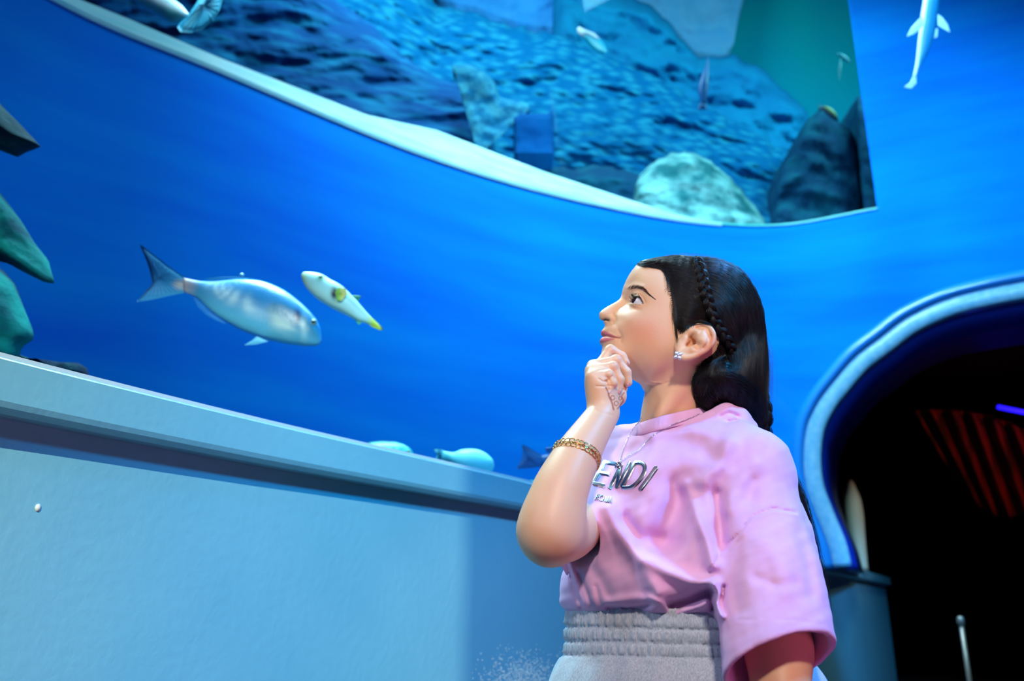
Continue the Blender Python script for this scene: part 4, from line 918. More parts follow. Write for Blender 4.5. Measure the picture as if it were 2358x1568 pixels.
# left arm hanging inside the wide sleeve
eL = P(1792, 1490, 1.045)
body.add(limb([sL, P(1772, 1300, 1.08), eL], [.034, .036, .034]), 0.02)
wL = P(1800, 1770, 1.0); body.add(limb([eL, P(1798, 1600, 1.025), wL], [.034, .0325, .021]), 0.02)
hL = P(1800, 1850, .99); body.add(ell(hL, (.014, .028, .040)), 0.02)
for j, (dy, ln) in enumerate(((-.024, .058), (-.008, .066), (.008, .062), (.022, .05))):
    a = hL+np.array([0, dy, -.03]); body.polycone([a, a+np.array([-.008, 0, -ln*.5]), a+np.array([-.018, 0, -ln])], [.0078, .007, .0058], 0.004, 0.002)
body.polycone([hL+np.array([0, -.02, .02]), hL+np.array([-.014, -.04, -.01]), hL+np.array([-.018, -.042, -.035])], [.010, .0085, .007], 0.006, 0.003)
# eye openings, face folds, creases
alm = catmull([(1449, 694.5), (1456, 689.5), (1463, 684.8), (1469, 683.8), (1475.5, 688), (1481.5, 699.5), (1475, 701.2), (1466, 700.4), (1457, 698), (1449, 694.5)], 60)
def eyecut(p):
    q = mirrored(p); px, py = proj(q); ins = in_poly(px, py, alm); d = polydist(px, py, alm[::3].tolist()+[alm[0].tolist()])*S0
    d = np.where(ins, -d, d); d = np.maximum(d, q[..., 1]-(Y0-0.0215)); return np.maximum(d, -(np.linalg.norm(q-EYE, axis=-1)-EYER*0.93))
body.add((eyecut, np.array([EYE[0], Y0, EYE[2]]), 0.06), 0.0012, 's')
face = [
 ([(1386, 773.4), (1398, 773.7), (1412, 777), (1420.5, 778.6), (1428.5, 778.4)], 1.5, 2.3),
 ([(1388, 766), (1402, 769.3), (1416, 774)], -0.7, 3.6), ([(1386, 784), (1400, 782.3), (1414, 780.6)], -0.9, 4.2),
 ([(1389.5, 737), (1395, 735.6), (1401, 737.6)], 3.4, 2.5),
 ([(1412, 724), (1417.5, 730), (1418, 738), (1412, 743.5)], 1.1, 3.0), ([(1405, 732)], -0.9, 6),
 ([(1424, 762), (1429.5, 770), (1431.5, 779), (1430, 787)], 0.8, 4.0), ([(1419, 748), (1424, 757)], 0.5, 5),
 ([(1459, 681), (1466, 677.5), (1474, 679), (1481, 687), (1486, 697)], 0.9, 2.2),
 ([(1452, 705), (1462, 710), (1474, 712)], 0.7, 4), ([(1460, 704), (1472, 705.5)], -0.4, 3),
 ([(1398, 797), (1412, 798)], 0.6, 5),
 ([(1442, 661), (1460, 656), (1480, 660)], -0.9, 6),
 ([(1453, 697), (1447, 696)], 0.5, 2.5)]
body.add(strokes(face, P(1430, 730, Y0), 0.12, ylim=None), 0, 'd')
hcr = [([(1409, 866), (1400, 876), (1392, 878)], 1.2, 1.6), ([(1379, 872), (1388, 879), (1398, 880)], 0.9, 1.8), ([(1372, 889), (1392, 890), (1398, 888)], 0.9, 1.8), ([(1396, 878), (1399, 888), (1401, 898)], 2.2, 3.0),
       ([(1402, 874), (1399, 868)], 0.9, 1.6), ([(1402, 888), (1412, 889)], 0.7, 1.5), ([(1403, 812), (1405, 820)], .7, 1.6),
       ([(1365, 860), (1380, 853), (1398, 852)], 0.5, 1.6), ([(1372, 945), (1392, 952), (1410, 956)], 0.5, 3)]
body.add(strokes(hcr, P(1400, 880, 1.11), 0.09, ylim=1.13, mir=False), 0, 'd')
Vb, Qb = surface(body, (-0.03, 0.95, 0.50), (0.46, 1.40, 1.31), 0.0011, slack=1.7)
# whole body at one resolution, lightly relaxed
_V0 = Vb; Vb = relax(Vb, Qb, 1, 0.35); _V1 = relax(_V0, Qb, 14, 0.5); _pp = proj(Vb)
_w = np.clip((_pp[1]-935)/40, 0, 1)[:, None]; Vb = Vb*(1-_w)+_V1*_w
M_skin = mat('skin', (1, 1, 1, 1), rough=0.45, spec=0.42, vcol=True, sss=0.25, bump=0.16, bscale=600, bdist=0.0008)
bodyo = under(mesh_fast('body', Vb, Qb, M_skin), girl)
def col_skin(px, py, co):
    n = len(px); base = np.tile(lin(244, 192, 154), (n, 1)); lat = Y0-np.abs(co[:, 1]-Y0)
    mp = co.copy(); mp[:, 1] = lat; mx, my = proj(mp); hd = (co[:, 2] > 1.08) & (mx > 1370)
    g = lambda pl, w_: np.exp(-(polydist(mx, my, pl)/w_)**2)*hd
    c = mixc(base, np.tile(lin(240, 150, 120), (n, 1)), 0.55*g([(1470, 765), (1490, 760)], 34))
    lips_u = catmull([(1381, 762), (1388, 760), (1400, 763.5), (1412, 770.5), (1423, 776), (1429, 778.4), (1418, 779), (1408, 777), (1396, 774.5), (1380, 774)], 60)
    lips_l = catmull([(1378, 774), (1398, 774), (1411, 777.3), (1422, 779.2), (1414, 782.5), (1402, 786), (1390, 790.5), (1376, 790)], 60)
    m = (in_poly(mx, my, lips_u) | in_poly(mx, my, lips_l)) & hd & (mx < 1432)
    e_ = np.minimum(polydist(mx, my, lips_u[::4]), polydist(mx, my, lips_l[::4]))
    c = mixc(c, np.tile(lin(218, 104, 122), (n, 1)), np.where(m, np.clip(e_/2.2, 0, 1), 0)*0.85)
    c = mixc(c, np.tile(lin(150, 60, 66), (n, 1)), 0.7*g([(1386, 773.4), (1398, 773.7), (1412, 777), (1428, 778.4)], 1.3))
    c = mixc(c, np.tile(lin(120, 56, 44), (n, 1)), 0.9*g([(1390, 737), (1395, 735.8), (1401, 737.8)], 2.4))
    c = mixc(c, np.tile(lin(222, 110, 84), (n, 1)), 0.5*g([(1645, 772), (1638, 795), (1612, 816)], 9))
    c = mixc(c, np.tile(lin(110, 60, 50), (n, 1)), 0.5*g([(1458, 691), (1464, 685.3), (1470, 684), (1476, 688.5), (1481.5, 698)], 1.8))
    hand = (px > 1340) & (px < 1450) & (py > 780) & (py < 960) & (co[:, 1] < 1.17) & ~((co[:, 1] > 1.15) & (py < 860))
    hh = lambda pl, w_: np.exp(-(polydist(px, py, pl)/w_)**2)*hand
    hen = np.clip(hh(catmull([(1395, 892), (1400, 902), (1403, 914), (1409, 927), (1413, 943)], 20), 2.0)+hh([(1411+4.5*math.cos(t), 916+5*math.sin(t)) for t in np.linspace(0, 5.5, 14)], 1.2)+hh([(1419+4.5*math.cos(t), 929+5*math.sin(t)) for t in np.linspace(1, 6.6, 14)], 1.2)+hh(catmull([(1437, 904), (1432, 912), (1435, 922), (1429, 932), (1422, 941)], 20), 1.4)+hh([(1428+3.2*math.cos(t), 917+4*math.sin(t)) for t in np.linspace(0, 5.5, 12)], 1.0), 0, 1)
    c = mixc(c, np.tile(lin(178, 74, 22), (n, 1)), hen*0.9)
    kn = hh([(1413, 853), (1424, 836), (1428, 822), (1402, 797)], 6)
    return mixc(c, np.tile(lin(232, 150, 128), (n, 1)), 0.35*kn)
paint2(bodyo, col_skin)
# ------------------------------------------------------------------ T-shirt
E1 = np.array([0.707, -0.707, 0]); E2 = np.array([-0.707, -0.707, 0])      # across the shoulders, towards the chest
def trunk(rows, flat=2.3):
    """upright body of superelliptic sections: rows (px, py, Y, half across, half deep)"""
    R_ = []
    for px, py, Y, a, b in rows:
        c = P(px, py, Y); R_.append((c[2], c[0], c[1], a, b))
    R_ = np.array(sorted(R_)); zz = np.linspace(R_[0, 0], R_[-1, 0], 160)
    m = np.argsort(R_[:, 0]); T_ = np.stack([catm1(R_[:, 0], R_[:, k], zz) for k in (1, 2, 3, 4)], 1)
    def f(p):
        z = p[..., 2]; cx, cy, a, b = (np.interp(z, zz, T_[:, k]) for k in range(4))
        dx, dy = p[..., 0]-cx, p[..., 1]-cy; u = (dx*E1[0]+dy*E1[1])/a; v = (dx*E2[0]+dy*E2[1])/b
        r = (np.abs(u)**flat+np.abs(v)**flat)**(1/flat); side = (r-1)*np.minimum(a, b)*0.9
        return np.maximum(side, np.maximum(z-zz[-1], zz[0]-z))
    return f, None, 9
def catm1(x, y, q):
    m = np.gradient(y, x); i = np.clip(np.searchsorted(x, q)-1, 0, len(x)-2); h = x[i+1]-x[i]; s = (q-x[i])/h
    return (2*s**3-3*s**2+1)*y[i]+(s**3-2*s**2+s)*h*m[i]+(-2*s**3+3*s**2)*y[i+1]+(s**3-s**2)*h*m[i+1]
shirt = Solid()
shirt.add(trunk([(1543, 1440, 1.215, .136, .102), (1545, 1412, 1.215, .145, .112), (1552, 1398, 1.215, .160, .126), (1567, 1365, 1.215, .170, .140), (1580, 1300, 1.215, .172, .144), (1580, 1230, 1.215, .167, .140), (1572, 1160, 1.215, .156, .124),
                 (1567, 1090, 1.215, .140, .106), (1575, 1045, 1.215, .116, .088), (1566, 1018, 1.215, .082, .074), (1560, 1003, 1.215, .060, .058)], 2.2), 0.01)
shirt.add(limb([P(1575, 1070, 1.20), P(1670, 1048, 1.15), P(1735, 1065, 1.112)], [.055, .051, .043]), 0.04)
shirt.add(limb([P(1545, 1072, 1.215), P(1490, 1048, 1.24), P(1430, 1048, 1.292)], [.050, .044, .040]), 0.04)
# near sleeve: wide cone, cut slanting, hollow below
SA, SB = P(1738, 1095, 1.112), P(1806, 1600, 0.985)
slp = [SA, P(1745, 1200, 1.095), P(1768, 1330, 1.06), P(1786, 1450, 1.03), SB]; slr = np.array([.040, .052, .062, .062, .062])
slv = Solid(); slv.add(limb(slp, slr), 0.01)
q0, q1, q2 = P(1792, 1482, 0.968), P(1676, 1562, 1.01), P(1926, 1507, 1.03)
hn = np.cross(q1-q0, q2-q0); hn /= np.linalg.norm(hn); hn = hn if hn[2] < 0 else -hn
slv.add((lambda p: -((p-q0)@hn), SB, 0.3), 0.003, 's')
shirt.add((lambda p: slv.f(p.reshape(1, -1, 3)).reshape(p.shape[:-1]), (SA+SB)/2, 0.32), 0.025)
# far sleeve, mostly behind the raised arm
fs_a, fs_b = P(1425, 1055, 1.288), P(1312, 1236, 1.150)
fpt = [fs_a, P(1392, 1110, 1.252), P(1345, 1185, 1.190), fs_b]; fra = np.array([.038, .043, .048, .050])
fsl = Solid(); fsl.add(limb(fpt, fra), 0.01)
fd = (fs_b-fs_a)/np.linalg.norm(fs_b-fs_a); fsl.add((lambda p: -((p-fs_b)@fd), fs_b, 0.3), 0.003, 's')
shirt.add((lambda p: fsl.f(p.reshape(1, -1, 3)).reshape(p.shape[:-1]), (fs_a+fs_b)/2, 0.2), 0.03)
# collar
def ring_pts(c, rx, ry, tilt, n=26):
    a = np.linspace(0, 2*PI, n+1); return [c+np.array([rx*math.cos(t), ry*math.sin(t), tilt*math.cos(t)+0.004*math.sin(t)]) for t in a]
NC = P(1551, 990, 1.205)

# crumple behind the shoulder under the braid
shirt.polycone([P(1650, 965, 1.145), P(1672, 955, 1.14), P(1700, 965, 1.145), P(1725, 985, 1.15)], [.013, .015, .014, .012], 0.012, 0.008)
folds = [
 ([(1573, 1125), (1562, 1165), (1545, 1205), (1528, 1240)], 20, 34), ([(1500, 1240), (1560, 1250)], 5, 20),
 ([(1679, 1018), (1655, 1070), (1620, 1105), (1580, 1118)], -7, 20), ([(1578, 1118), (1600, 1180), (1625, 1240), (1640, 1300)], -8, 16),
 ([(1652, 1140), (1657, 1190), (1662, 1250)], 8, 16), ([(1740, 1070), (1700, 1120), (1672, 1170)], -4, 20), ([(1735, 1110), (1725, 1150)], 3, 18),
 ([(1400, 1170), (1420, 1215), (1440, 1245), (1468, 1280), (1492, 1325), (1515, 1362)], -9, 20),
 ([(1440, 1195), (1470, 1235), (1487, 1275)], 5, 14), ([(1487, 1285), (1530, 1315), (1590, 1338), (1640, 1345)], -9, 17),
 ([(1545, 1393), (1590, 1382), (1632, 1362)], 13, 14), ([(1500, 1400), (1560, 1412), (1612, 1396), (1640, 1372)], -4, 9),
 ([(1400, 1398), (1450, 1402), (1495, 1394)], 5, 7), ([(1400, 1385), (1470, 1375), (1530, 1390)], -3, 9), ([(1495, 1375), (1520, 1388), (1535, 1400)], -4, 6),
 ([(1306, 1300), (1325, 1365), (1340, 1400)], 3.0, 5), ([(1332, 1320), (1350, 1360), (1362, 1398)], 2.5, 5), ([(1318, 1310), (1334, 1372)], -2.0, 5), ([(1372, 1350), (1385, 1400)], 2, 6),
 ([(1350, 1290), (1380, 1330), (1400, 1370)], 3, 14), ([(1642, 1345), (1655, 1365), (1650, 1395), (1662, 1420)], -6, 6), ([(1634, 1372), (1640, 1400)], 6, 6), ([(1668, 1350), (1660, 1380)], 4.5, 5),
 ([(1700, 1250), (1690, 1320), (1700, 1400)], 3, 18), ([(1760, 1250), (1800, 1300), (1812, 1360)], -3, 22), ([(1840, 1230), (1860, 1300), (1870, 1370)], 3, 16), ([(1740, 1330), (1790, 1350), (1830, 1340)], 2, 12),
 ([(1430, 1000), (1400, 1060)], 6, 22), ([(1540, 1010), (1600, 1030), (1660, 1060)], 3, 22), ([(1590, 985), (1640, 1000)], -3, 16), ([(1450, 1040), (1480, 1010)], 2.5, 12),
 ([(1832, 1180), (1780, 1170), (1730, 1190), (1700, 1230), (1660, 1270), (1636, 1318)], 2.4, 2.6), ([(1835, 1186), (1782, 1176), (1734, 1196), (1704, 1236), (1664, 1276)], -0.9, 4),
 ([(1700, 1428), (1760, 1424), (1830, 1428), (1908, 1440)], 0.6, 1.8), ([(1479, 986), (1510, 993), (1545, 995), (1590, 990)], 0.9, 2.2),
 ([(1660, 958), (1680, 950), (1700, 958)], 3, 4), ([(1672, 972), (1695, 968)], 3, 4)]
shirt.add((lambda p: strokes([(a, b*(1.45 if abs(b) >= 5 else 1.15), c) for a, b, c in folds], (0, 0, 0), 9, mir=False)[0](p)*np.clip(1.9-(p[..., 1]-1.0)*6.5, 0, 1), None, 9), 0, 'd')
def crinkle(p):
    px, py = proj(p)
    a = np.sin(px*0.060+np.sin(py*0.031)*1.7)*np.sin(py*0.047+px*0.013+1.0)
    b = np.sin(px*0.15+py*0.09)*np.sin(py*0.13-px*0.05)
    return 0.0008*a+0.00022*b
shirt.add((crinkle, None, 9), 0, 'd')
qs = catmull(np.hstack([np.array(slp), slr[:, None]]), 41)[27:]; qs[:, 3] -= .0065+np.concatenate([np.linspace(.034, 0, 8), np.zeros(len(qs)-8)]); shirt.add(limb(list(qs[:, :3]), list(np.maximum(qs[:, 3], .01)), 41), 0.003, 's')
qs = catmull(np.hstack([np.array(fpt), fra[:, None]]), 41)[26:]; shirt.add(limb(list(qs[:, :3])+[fs_b+fd*.06], list(qs[:, 3]-.0075)+[.0425], 30), 0.003, 's')
shirt.add(limb([NC+np.array([0, 0, .08]), NC, NC-np.array([0, 0, .004])], [.0485, .0485, .0475], 5), 0.003, 's')
Vs, Qs_ = surface(shirt, (0.0, 0.86, 0.68), (0.52, 1.48, 1.16), 0.0022, slack=1.8)
Vs = relax(Vs, Qs_, 3, 0.5)
M_shirt = mat('pink_cotton', srgb(238, 184, 230), rough=0.85, spec=0.2, bump=0.22, bscale=900, bdist=0.0006, sheen=0.15, col2=srgb(233, 178, 226), nscale=60)
tee = under(mesh_fast('tshirt', Vs, Qs_, M_shirt), girl); tee['label'] = 'pink short-sleeved T-shirt'
# ribbed collar band
cv, cf = [], []; NCn = P(1551, 977, 1.203); na, ns = 180, 12
for i in range(na):
    t = 2*PI*i/na; er = np.array([math.cos(t), math.sin(t), 0]); rib = 0.00035*math.sin(i*PI/1.5)
    c_ = NCn+er*.0575+np.array([0, 0, .012*math.cos(t)+.004*math.sin(t)])
    for k in range(ns):
        a = 2*PI*k/ns; c2_, s2_ = math.cos(a), math.sin(a); dn = np.array([0, 0, 1.0])*.92-er*.38
        cv.append(c_+er*(.0030+rib)*c2_+dn*.0115*s2_)
for i in range(na):
    for k in range(ns): cf.append((i*ns+k, ((i+1) % na)*ns+k, ((i+1) % na)*ns+(k+1) % ns, i*ns+(k+1) % ns))
col_ = mesh('collar', cv, cf, M_shirt, None); col_.parent = tee; col_.matrix_parent_inverse = Matrix()
# ------------------------------------------------------------------ sweatpants
pant = Solid()
pant.add(trunk([(1545, 1700, 1.215, .185, .150), (1542, 1600, 1.215, .172, .136), (1541, 1540, 1.215, .160, .124), (1541, 1510, 1.215, .150, .116), (1541, 1470, 1.215, .149, .115), (1541, 1435, 1.215, .149, .115), (1541, 1402, 1.215, .147, .113)], 2.2), 0.01)
z0 = P(1545, 1700, 1.215)[2]
for sgn in (1, -1):
    hip = np.array([.235, 1.215, z0+0.02])+E1*0.085*sgn
    pant.add(limb([hip, hip+E1*0.01*sgn+np.array([0, 0, -.28]), hip+E1*0.015*sgn+np.array([0, 0, -.60])], [.105, .085, .065]), 0.04)
def gather(p):
    px, py = proj(p); tilt = (px-1310)*0.025
    y_ = py-tilt; out = np.zeros(px.shape)
    for g_, a_ in ((1443, 3.2), (1476, 3.2), (1508, 2.6)): out += a_/1000*np.exp(-((y_-g_)/4.0)**2)
    band = np.clip((1520-y_)/14, 0, 1)
    th = np.arctan2(p[..., 1]-1.215, p[..., 0]-.232)
    row = np.floor((y_-1410)/33)
    out += band*0.0011*np.sin(th*95+row*1.7+np.sin(th*37)*1.4)+band*0.0006*np.sin(th*171+row)
    out += (1-band)*0.0016*np.sin(th*22+np.sin(y_*.04))*np.exp(-np.maximum(y_-1512, 0)/40)
    return out
pant.add((gather, None, 9), 0, 'd')
Vp, Qp = surface(pant, (-0.05, 0.92, 0.06), (0.52, 1.50, 0.82), 0.0028); Vp = relax(Vp, Qp, 1, 0.4)
M_pant = mat('grey_marl_fleece', srgb(164, 172, 188), rough=0.95, spec=0.1, col2=srgb(198, 205, 218), nscale=420, ndetail=5, stretch=(1.6, 1.6, .5), ramp=(0.35, 0.65), bump=0.25, bscale=700, bdist=0.0008, sheen=0.2)
pants = under(mesh_fast('sweatpants', Vp, Qp, M_pant), girl); pants['label'] = 'grey marl sweatpants with a gathered waistband'
M_shoe = mat('white_trainer', srgb(225, 225, 228), rough=0.5)
for sgn in (1, -1):
    sh = Solid(); h0 = np.array([.235, 1.215, 0])+E1*0.098*sgn
    sh.add(limb([h0+np.array([0.02, 0.02, .045]), h0+E2*0.06+np.array([0, 0, .04]), h0+E2*0.13+np.array([0, 0, .03])], [.038, .037, .028]), 0.01)
    sh.add((lambda p: 0.002-p[..., 2], None, 9), 0.004, 'i')
    V_, Q_ = surface(sh, (-0.2, 0.9, -0.01), (0.5, 1.45, 0.12), 0.004); under(mesh_fast('shoe', V_, Q_, M_shoe), girl)
# ------------------------------------------------------------------ silver lettering laid on the chest
TB = BVHTree.FromPolygons([tuple(v) for v in Vs], [tuple(int(i) for i in q) for q in Qs_])
ORG = Vector((0, 0, CAMH))
def on_shirt(px, py, lift=0.0008, tree=None):
    d = Vector(RAY(px, py)).normalized(); h = (tree or TB).ray_cast(ORG, d)
    if h[0] is None: return None
    n_ = h[1] if h[1].dot(d) < 0 else -h[1]
    return np.array(h[0]+n_*lift)
def zz7(pts): return [(1320+x/6.533, 960+y/6.533) for x, y in pts]
M_foil = mat('silver_foil', srgb(176, 178, 192), rough=0.27, metal=1.0, bump=0.12, bscale=160, bdist=0.001)
letters = [  # stroke polylines with widths, in the picture frame of the chest print
 (zz7([(300, 668), (395, 648)]), 7.0), (zz7([(300, 668), (170, 980)]), 8.5),
 (zz7([(455, 672), (545, 690), (655, 712)]), 8.8), (zz7([(470, 672), (395, 830), (300, 1000)]), 9.6), (zz7([(405, 838), (480, 852), (555, 866)]), 9.2), (zz7([(295, 1000), (390, 1022), (480, 1046)]), 9.2),
 (zz7([(540, 1086), (610, 960), (690, 800)]), 7.8), (zz7([(715, 720), (690, 890), (655, 1075)]), 8.5), (zz7([(665, 1072), (760, 880), (862, 678)]), 6.6),
 (zz7([(925, 690), (840, 860), (735, 1062)]), 8.6), (zz7([(925, 690), (1010, 690), (1068, 730), (1076, 800), (1040, 890), (970, 985), (890, 1048), (810, 1066), (735, 1064)]), 8.6),
 (zz7([(1262, 748), (1140, 920), (1002, 1102)]), 9.6),
 (zz7([(328, 1255), (365, 1172)]), 2.4), (zz7([(358, 1178), (392, 1182), (388, 1208), (350, 1214)]), 2.2), (zz7([(360, 1214), (368, 1258)]), 2.2),
 (zz7([(425, 1192), (455, 1198), (462, 1228), (440, 1262), (408, 1262), (396, 1238), (408, 1205), (425, 1192)]), 2.3),
 (zz7([(472, 1280), (500, 1208), (496, 1288), (532, 1210), (520, 1292)]), 2.1), (zz7([(536, 1296), (572, 1206), (568, 1302)]), 2.1), (zz7([(548, 1268), (570, 1272)]), 1.8)]
mb = MB(); 
for pl, wd in letters:
    wd = wd*1.14
    pl = np.array(pl, float); n_ = max(8, int(np.linalg.norm(np.diff(pl, axis=0), axis=1).sum()/1.2))
    s_ = np.concatenate([[0], np.cumsum(np.linalg.norm(np.diff(pl, axis=0), axis=1))]); c_ = np.stack([np.interp(np.linspace(0, s_[-1], n_), s_, pl[:, k]) for k in (0, 1)], 1)
    if len(pl) > 4: c_ = catmull(pl, n_)
    T_ = np.gradient(c_, axis=0); T_ /= np.linalg.norm(T_, axis=1)[:, None]+1e-9; Nn = np.stack([T_[:, 1], -T_[:, 0]], 1); rows = []
    for i in range(n_):
        e_ = min(i, n_-1-i)*s_[-1]/(n_-1); cap_ = wd/2*math.sqrt(max(0, 1-(1-min(1, (e_+0.3)/(wd*0.22)))**2)); row = []
        for j in range(7):
            t_ = -1+2*j/6; q = c_[i]+Nn[i]*t_*cap_; row.append(on_shirt(q[0], q[1], 0.0016 if abs(t_) < 0.9 else 0.0003))
        rows.append(row)
    V_ = []; F_ = []; idx = {}
    for i in range(n_):
        for j in range(7):
            if rows[i][j] is not None: idx[i, j] = len(V_); V_.append(rows[i][j])
    for i in range(n_-1):
        for j in range(6):
            k4 = [(i, j), (i+1, j), (i+1, j+1), (i, j+1)]
            if all(k in idx for k in k4):
                vv = [V_[idx[k]] for k in k4]
                if max(np.linalg.norm(vv[a]-vv[a-1]) for a in range(4)) < 0.012: F_.append([idx[k] for k in k4])
    if V_: mb.add(V_, F_)
let = mb.build('chest_lettering', M_foil, None); 
let.parent = tee; let.matrix_parent_inverse = Matrix(); let['label'] = 'silver foil lettering across the chest'
# ------------------------------------------------------------------ eyes, brows, lashes
M_eyew = mat('eyeball_white', srgb(228, 232, 240), rough=0.12, coat=1, coat_rough=0.02, vcol=True)
def make_eye(sign):
    c = EYE.copy(); c[1] = Y0+sign*(Y0-EYE[1])*1.0 if sign > 0 else EYE[1]
    bm = bmesh.new(); bmesh.ops.create_uvsphere(bm, u_segments=220, v_segments=150, radius=EYER)
    gaze = Vector((-0.88, sign*0.10-0.22, 0.40)).normalized(); V = []
    for v in bm.verts:
        d = v.co.normalized(); a = d.angle(gaze); r = EYER*(1+0.06*math.exp(-(a/0.42)**4)); V.append(tuple(np.array(c)+np.array(d)*r))
    o = under(mesh('eye', V, [tuple(v.index for v in f.verts) for f in bm.faces], M_eyew), girl); bm.free()
    me = o.data; at = me.color_attributes.new('Col', 'FLOAT_COLOR', 'POINT'); cc = np.ones((len(V), 4), np.float32)
    for i, v in enumerate(V):
        a = (Vector(v)-Vector(c)).angle(gaze); cc[i, :3] = lin(5, 4, 5) if a < 0.26 else (lin(62, 36, 22) if a < 0.56 else (lin(28, 16, 12) if a < 0.62 else lin(226, 230, 240)))
    at.data.foreach_set('color', cc.ravel()); return o
make_eye(-1); make_eye(1)
BT = BVHTree.FromPolygons([tuple(v) for v in Vb], [tuple(int(i) for i in q) for q in Qb])
HT = None
def hit(tree, px, py, lift=0.0, back=None):
    d = Vector(RAY(px, py)).normalized(); h = tree.ray_cast(ORG, d)
    if h[0] is None:
        q = P(px, py, back if back is not None else Y0-0.01); nn = tree.find_nearest(Vector(q)); n_ = nn[1]; return np.array(nn[0]+n_*lift) if (nn[0]-Vector(q)).length < 0.012 or tree is HT else q
    n_ = h[1] if h[1].dot(d) < 0 else -h[1]; return np.array(h[0]+n_*lift)
def strands(name, paths, rad, mt, parent, taper=0.25, both=False):
    """paths (n, k, 3): hair-thin three-sided tubes in one mesh"""
    A = np.asarray(paths, float)
    if both: B_ = A.copy(); B_[..., 1] = 2*Y0-B_[..., 1]; A = np.concatenate([A, B_])
    n, k, _ = A.shape; T = np.gradient(A, axis=1); T /= np.linalg.norm(T, axis=2)[..., None]+1e-12
    ref = np.array([0.2, 1.0, 0.1]); U = np.cross(T, ref); U /= np.linalg.norm(U, axis=2)[..., None]+1e-9; W = np.cross(T, U)
    rr = np.broadcast_to(np.asarray(rad), (n,))[:, None]*(1-(1-taper)*np.linspace(0, 1, k)**3)[None]
    an = np.array([0, 2*PI/3, 4*PI/3]); V = A[:, :, None, :]+rr[:, :, None, None]*(np.cos(an)[None, None, :, None]*U[:, :, None]+np.sin(an)[None, None, :, None]*W[:, :, None])
    idx = np.arange(n*k*3).reshape(n, k, 3); a = idx[:, :-1]; b = idx[:, 1:]
    Q = np.stack([a, np.roll(a, -1, 2), np.roll(b, -1, 2), b], -1).reshape(-1, 4)
    o = mesh_fast(name, V.reshape(-1, 3), Q, mt, None); o.parent = parent
    if parent is girl: o.matrix_parent_inverse = Matrix.Translation(-Vector(girl.location))
    return o
M_brow = mat('brow_hair', srgb(64, 42, 38), rough=0.6)
rng = np.random.default_rng(7)
bl = catmull([(1444, 667), (1450, 664), (1460, 661.5), (1470, 661), (1480, 664), (1488, 671), (1496, 679), (1507, 687.5)], 100)
bw = np.interp(np.linspace(0, 1, 100), [0, .15, .45, .65, 1], [2.6, 4.2, 4.0, 3.0, .5]); pa_ = []
for _ in range(330):
    t = rng.random()**0.9; t = t if (t > .16 or rng.random() < .25+t*3) else rng.random(); i = min(99, int(t*100)); tan = bl[min(99, i+3)]-bl[max(0, i-3)]; tan /= np.linalg.norm(tan); nn = np.array([tan[1], -tan[0]])
    b0_ = bl[i]+nn*bw[i]*rng.uniform(-.95, .6); ln = rng.uniform(5, 9)*(1-.3*t); up = np.interp(t, [0, .3, 1], [.9, .5, .05])*(1 if rng.random() < .9 else .2)
    d_ = tan+nn*up*1.0; d_ /= np.linalg.norm(d_); pa_.append([hit(BT, *(b0_+d_*ln*s), lift=0.0003+0.0006*math.sin(s*PI)) for s in (0, .35, .7, 1)])
br = strands('eyebrow', pa_, 0.00013, M_brow, girl, .2); pb2 = np.array(pa_); pb2[..., 1] = 2*Y0-pb2[..., 1]; strands('eyebrow', pb2, 0.00017, M_brow, girl, .2)
M_lash = mat('lash_hair', srgb(10, 8, 10), rough=0.5)
lu = catmull([(1455, 690.5), (1459, 687.5), (1463, 684.8), (1469, 683.6), (1475.5, 687.6), (1481, 697.5)], 60); pl_ = []
for i in range(110):
    t = rng.random(); q = lu[min(59, int(t*60))]; p0 = hit(BT, q[0], q[1]-0.6, 0.0002); ln = np.interp(t, [0, .35, .8, 1], [.0058, .0062, .0040, .002])*rng.uniform(.8, 1.1)
    d_ = np.array([-0.95+0.55*t+rng.normal(0, .08), -0.40, 0.55+0.25*t+rng.normal(0, .08)]); d_ /= np.linalg.norm(d_)
    pl_.append([p0+d_*ln*s+np.array([0, 0, ln*.35*s*s]) for s in (0, .35, .7, 1)])
for i in range(36):
    t = rng.random(); q = catmull([(1458, 698.5), (1467, 701), (1476, 701.5)], 20)[int(t*19)]; p0 = hit(BT, q[0], q[1]+0.3, 0.0002); pl_.append([p0+np.array([-.4+.3*t, -.5, -.5])*s*.0028 for s in (0, .35, .7, 1)])
# dark lid margin
V, Q = tube([hit(BT, q[0], q[1]-0.5, 0.0001) for q in lu[::3]], 0.00045, 6); lm = MB(); lm.add(V, Q)
strands('eyelashes', pl_, 0.00015, M_lash, girl, .2); pb2 = np.array(pl_); pb2[..., 1] = 2*Y0-pb2[..., 1]; strands('eyelashes', pb2, 0.0002, M_lash, girl, .2)
under(lm.build('lid_line', M_lash, None), girl)
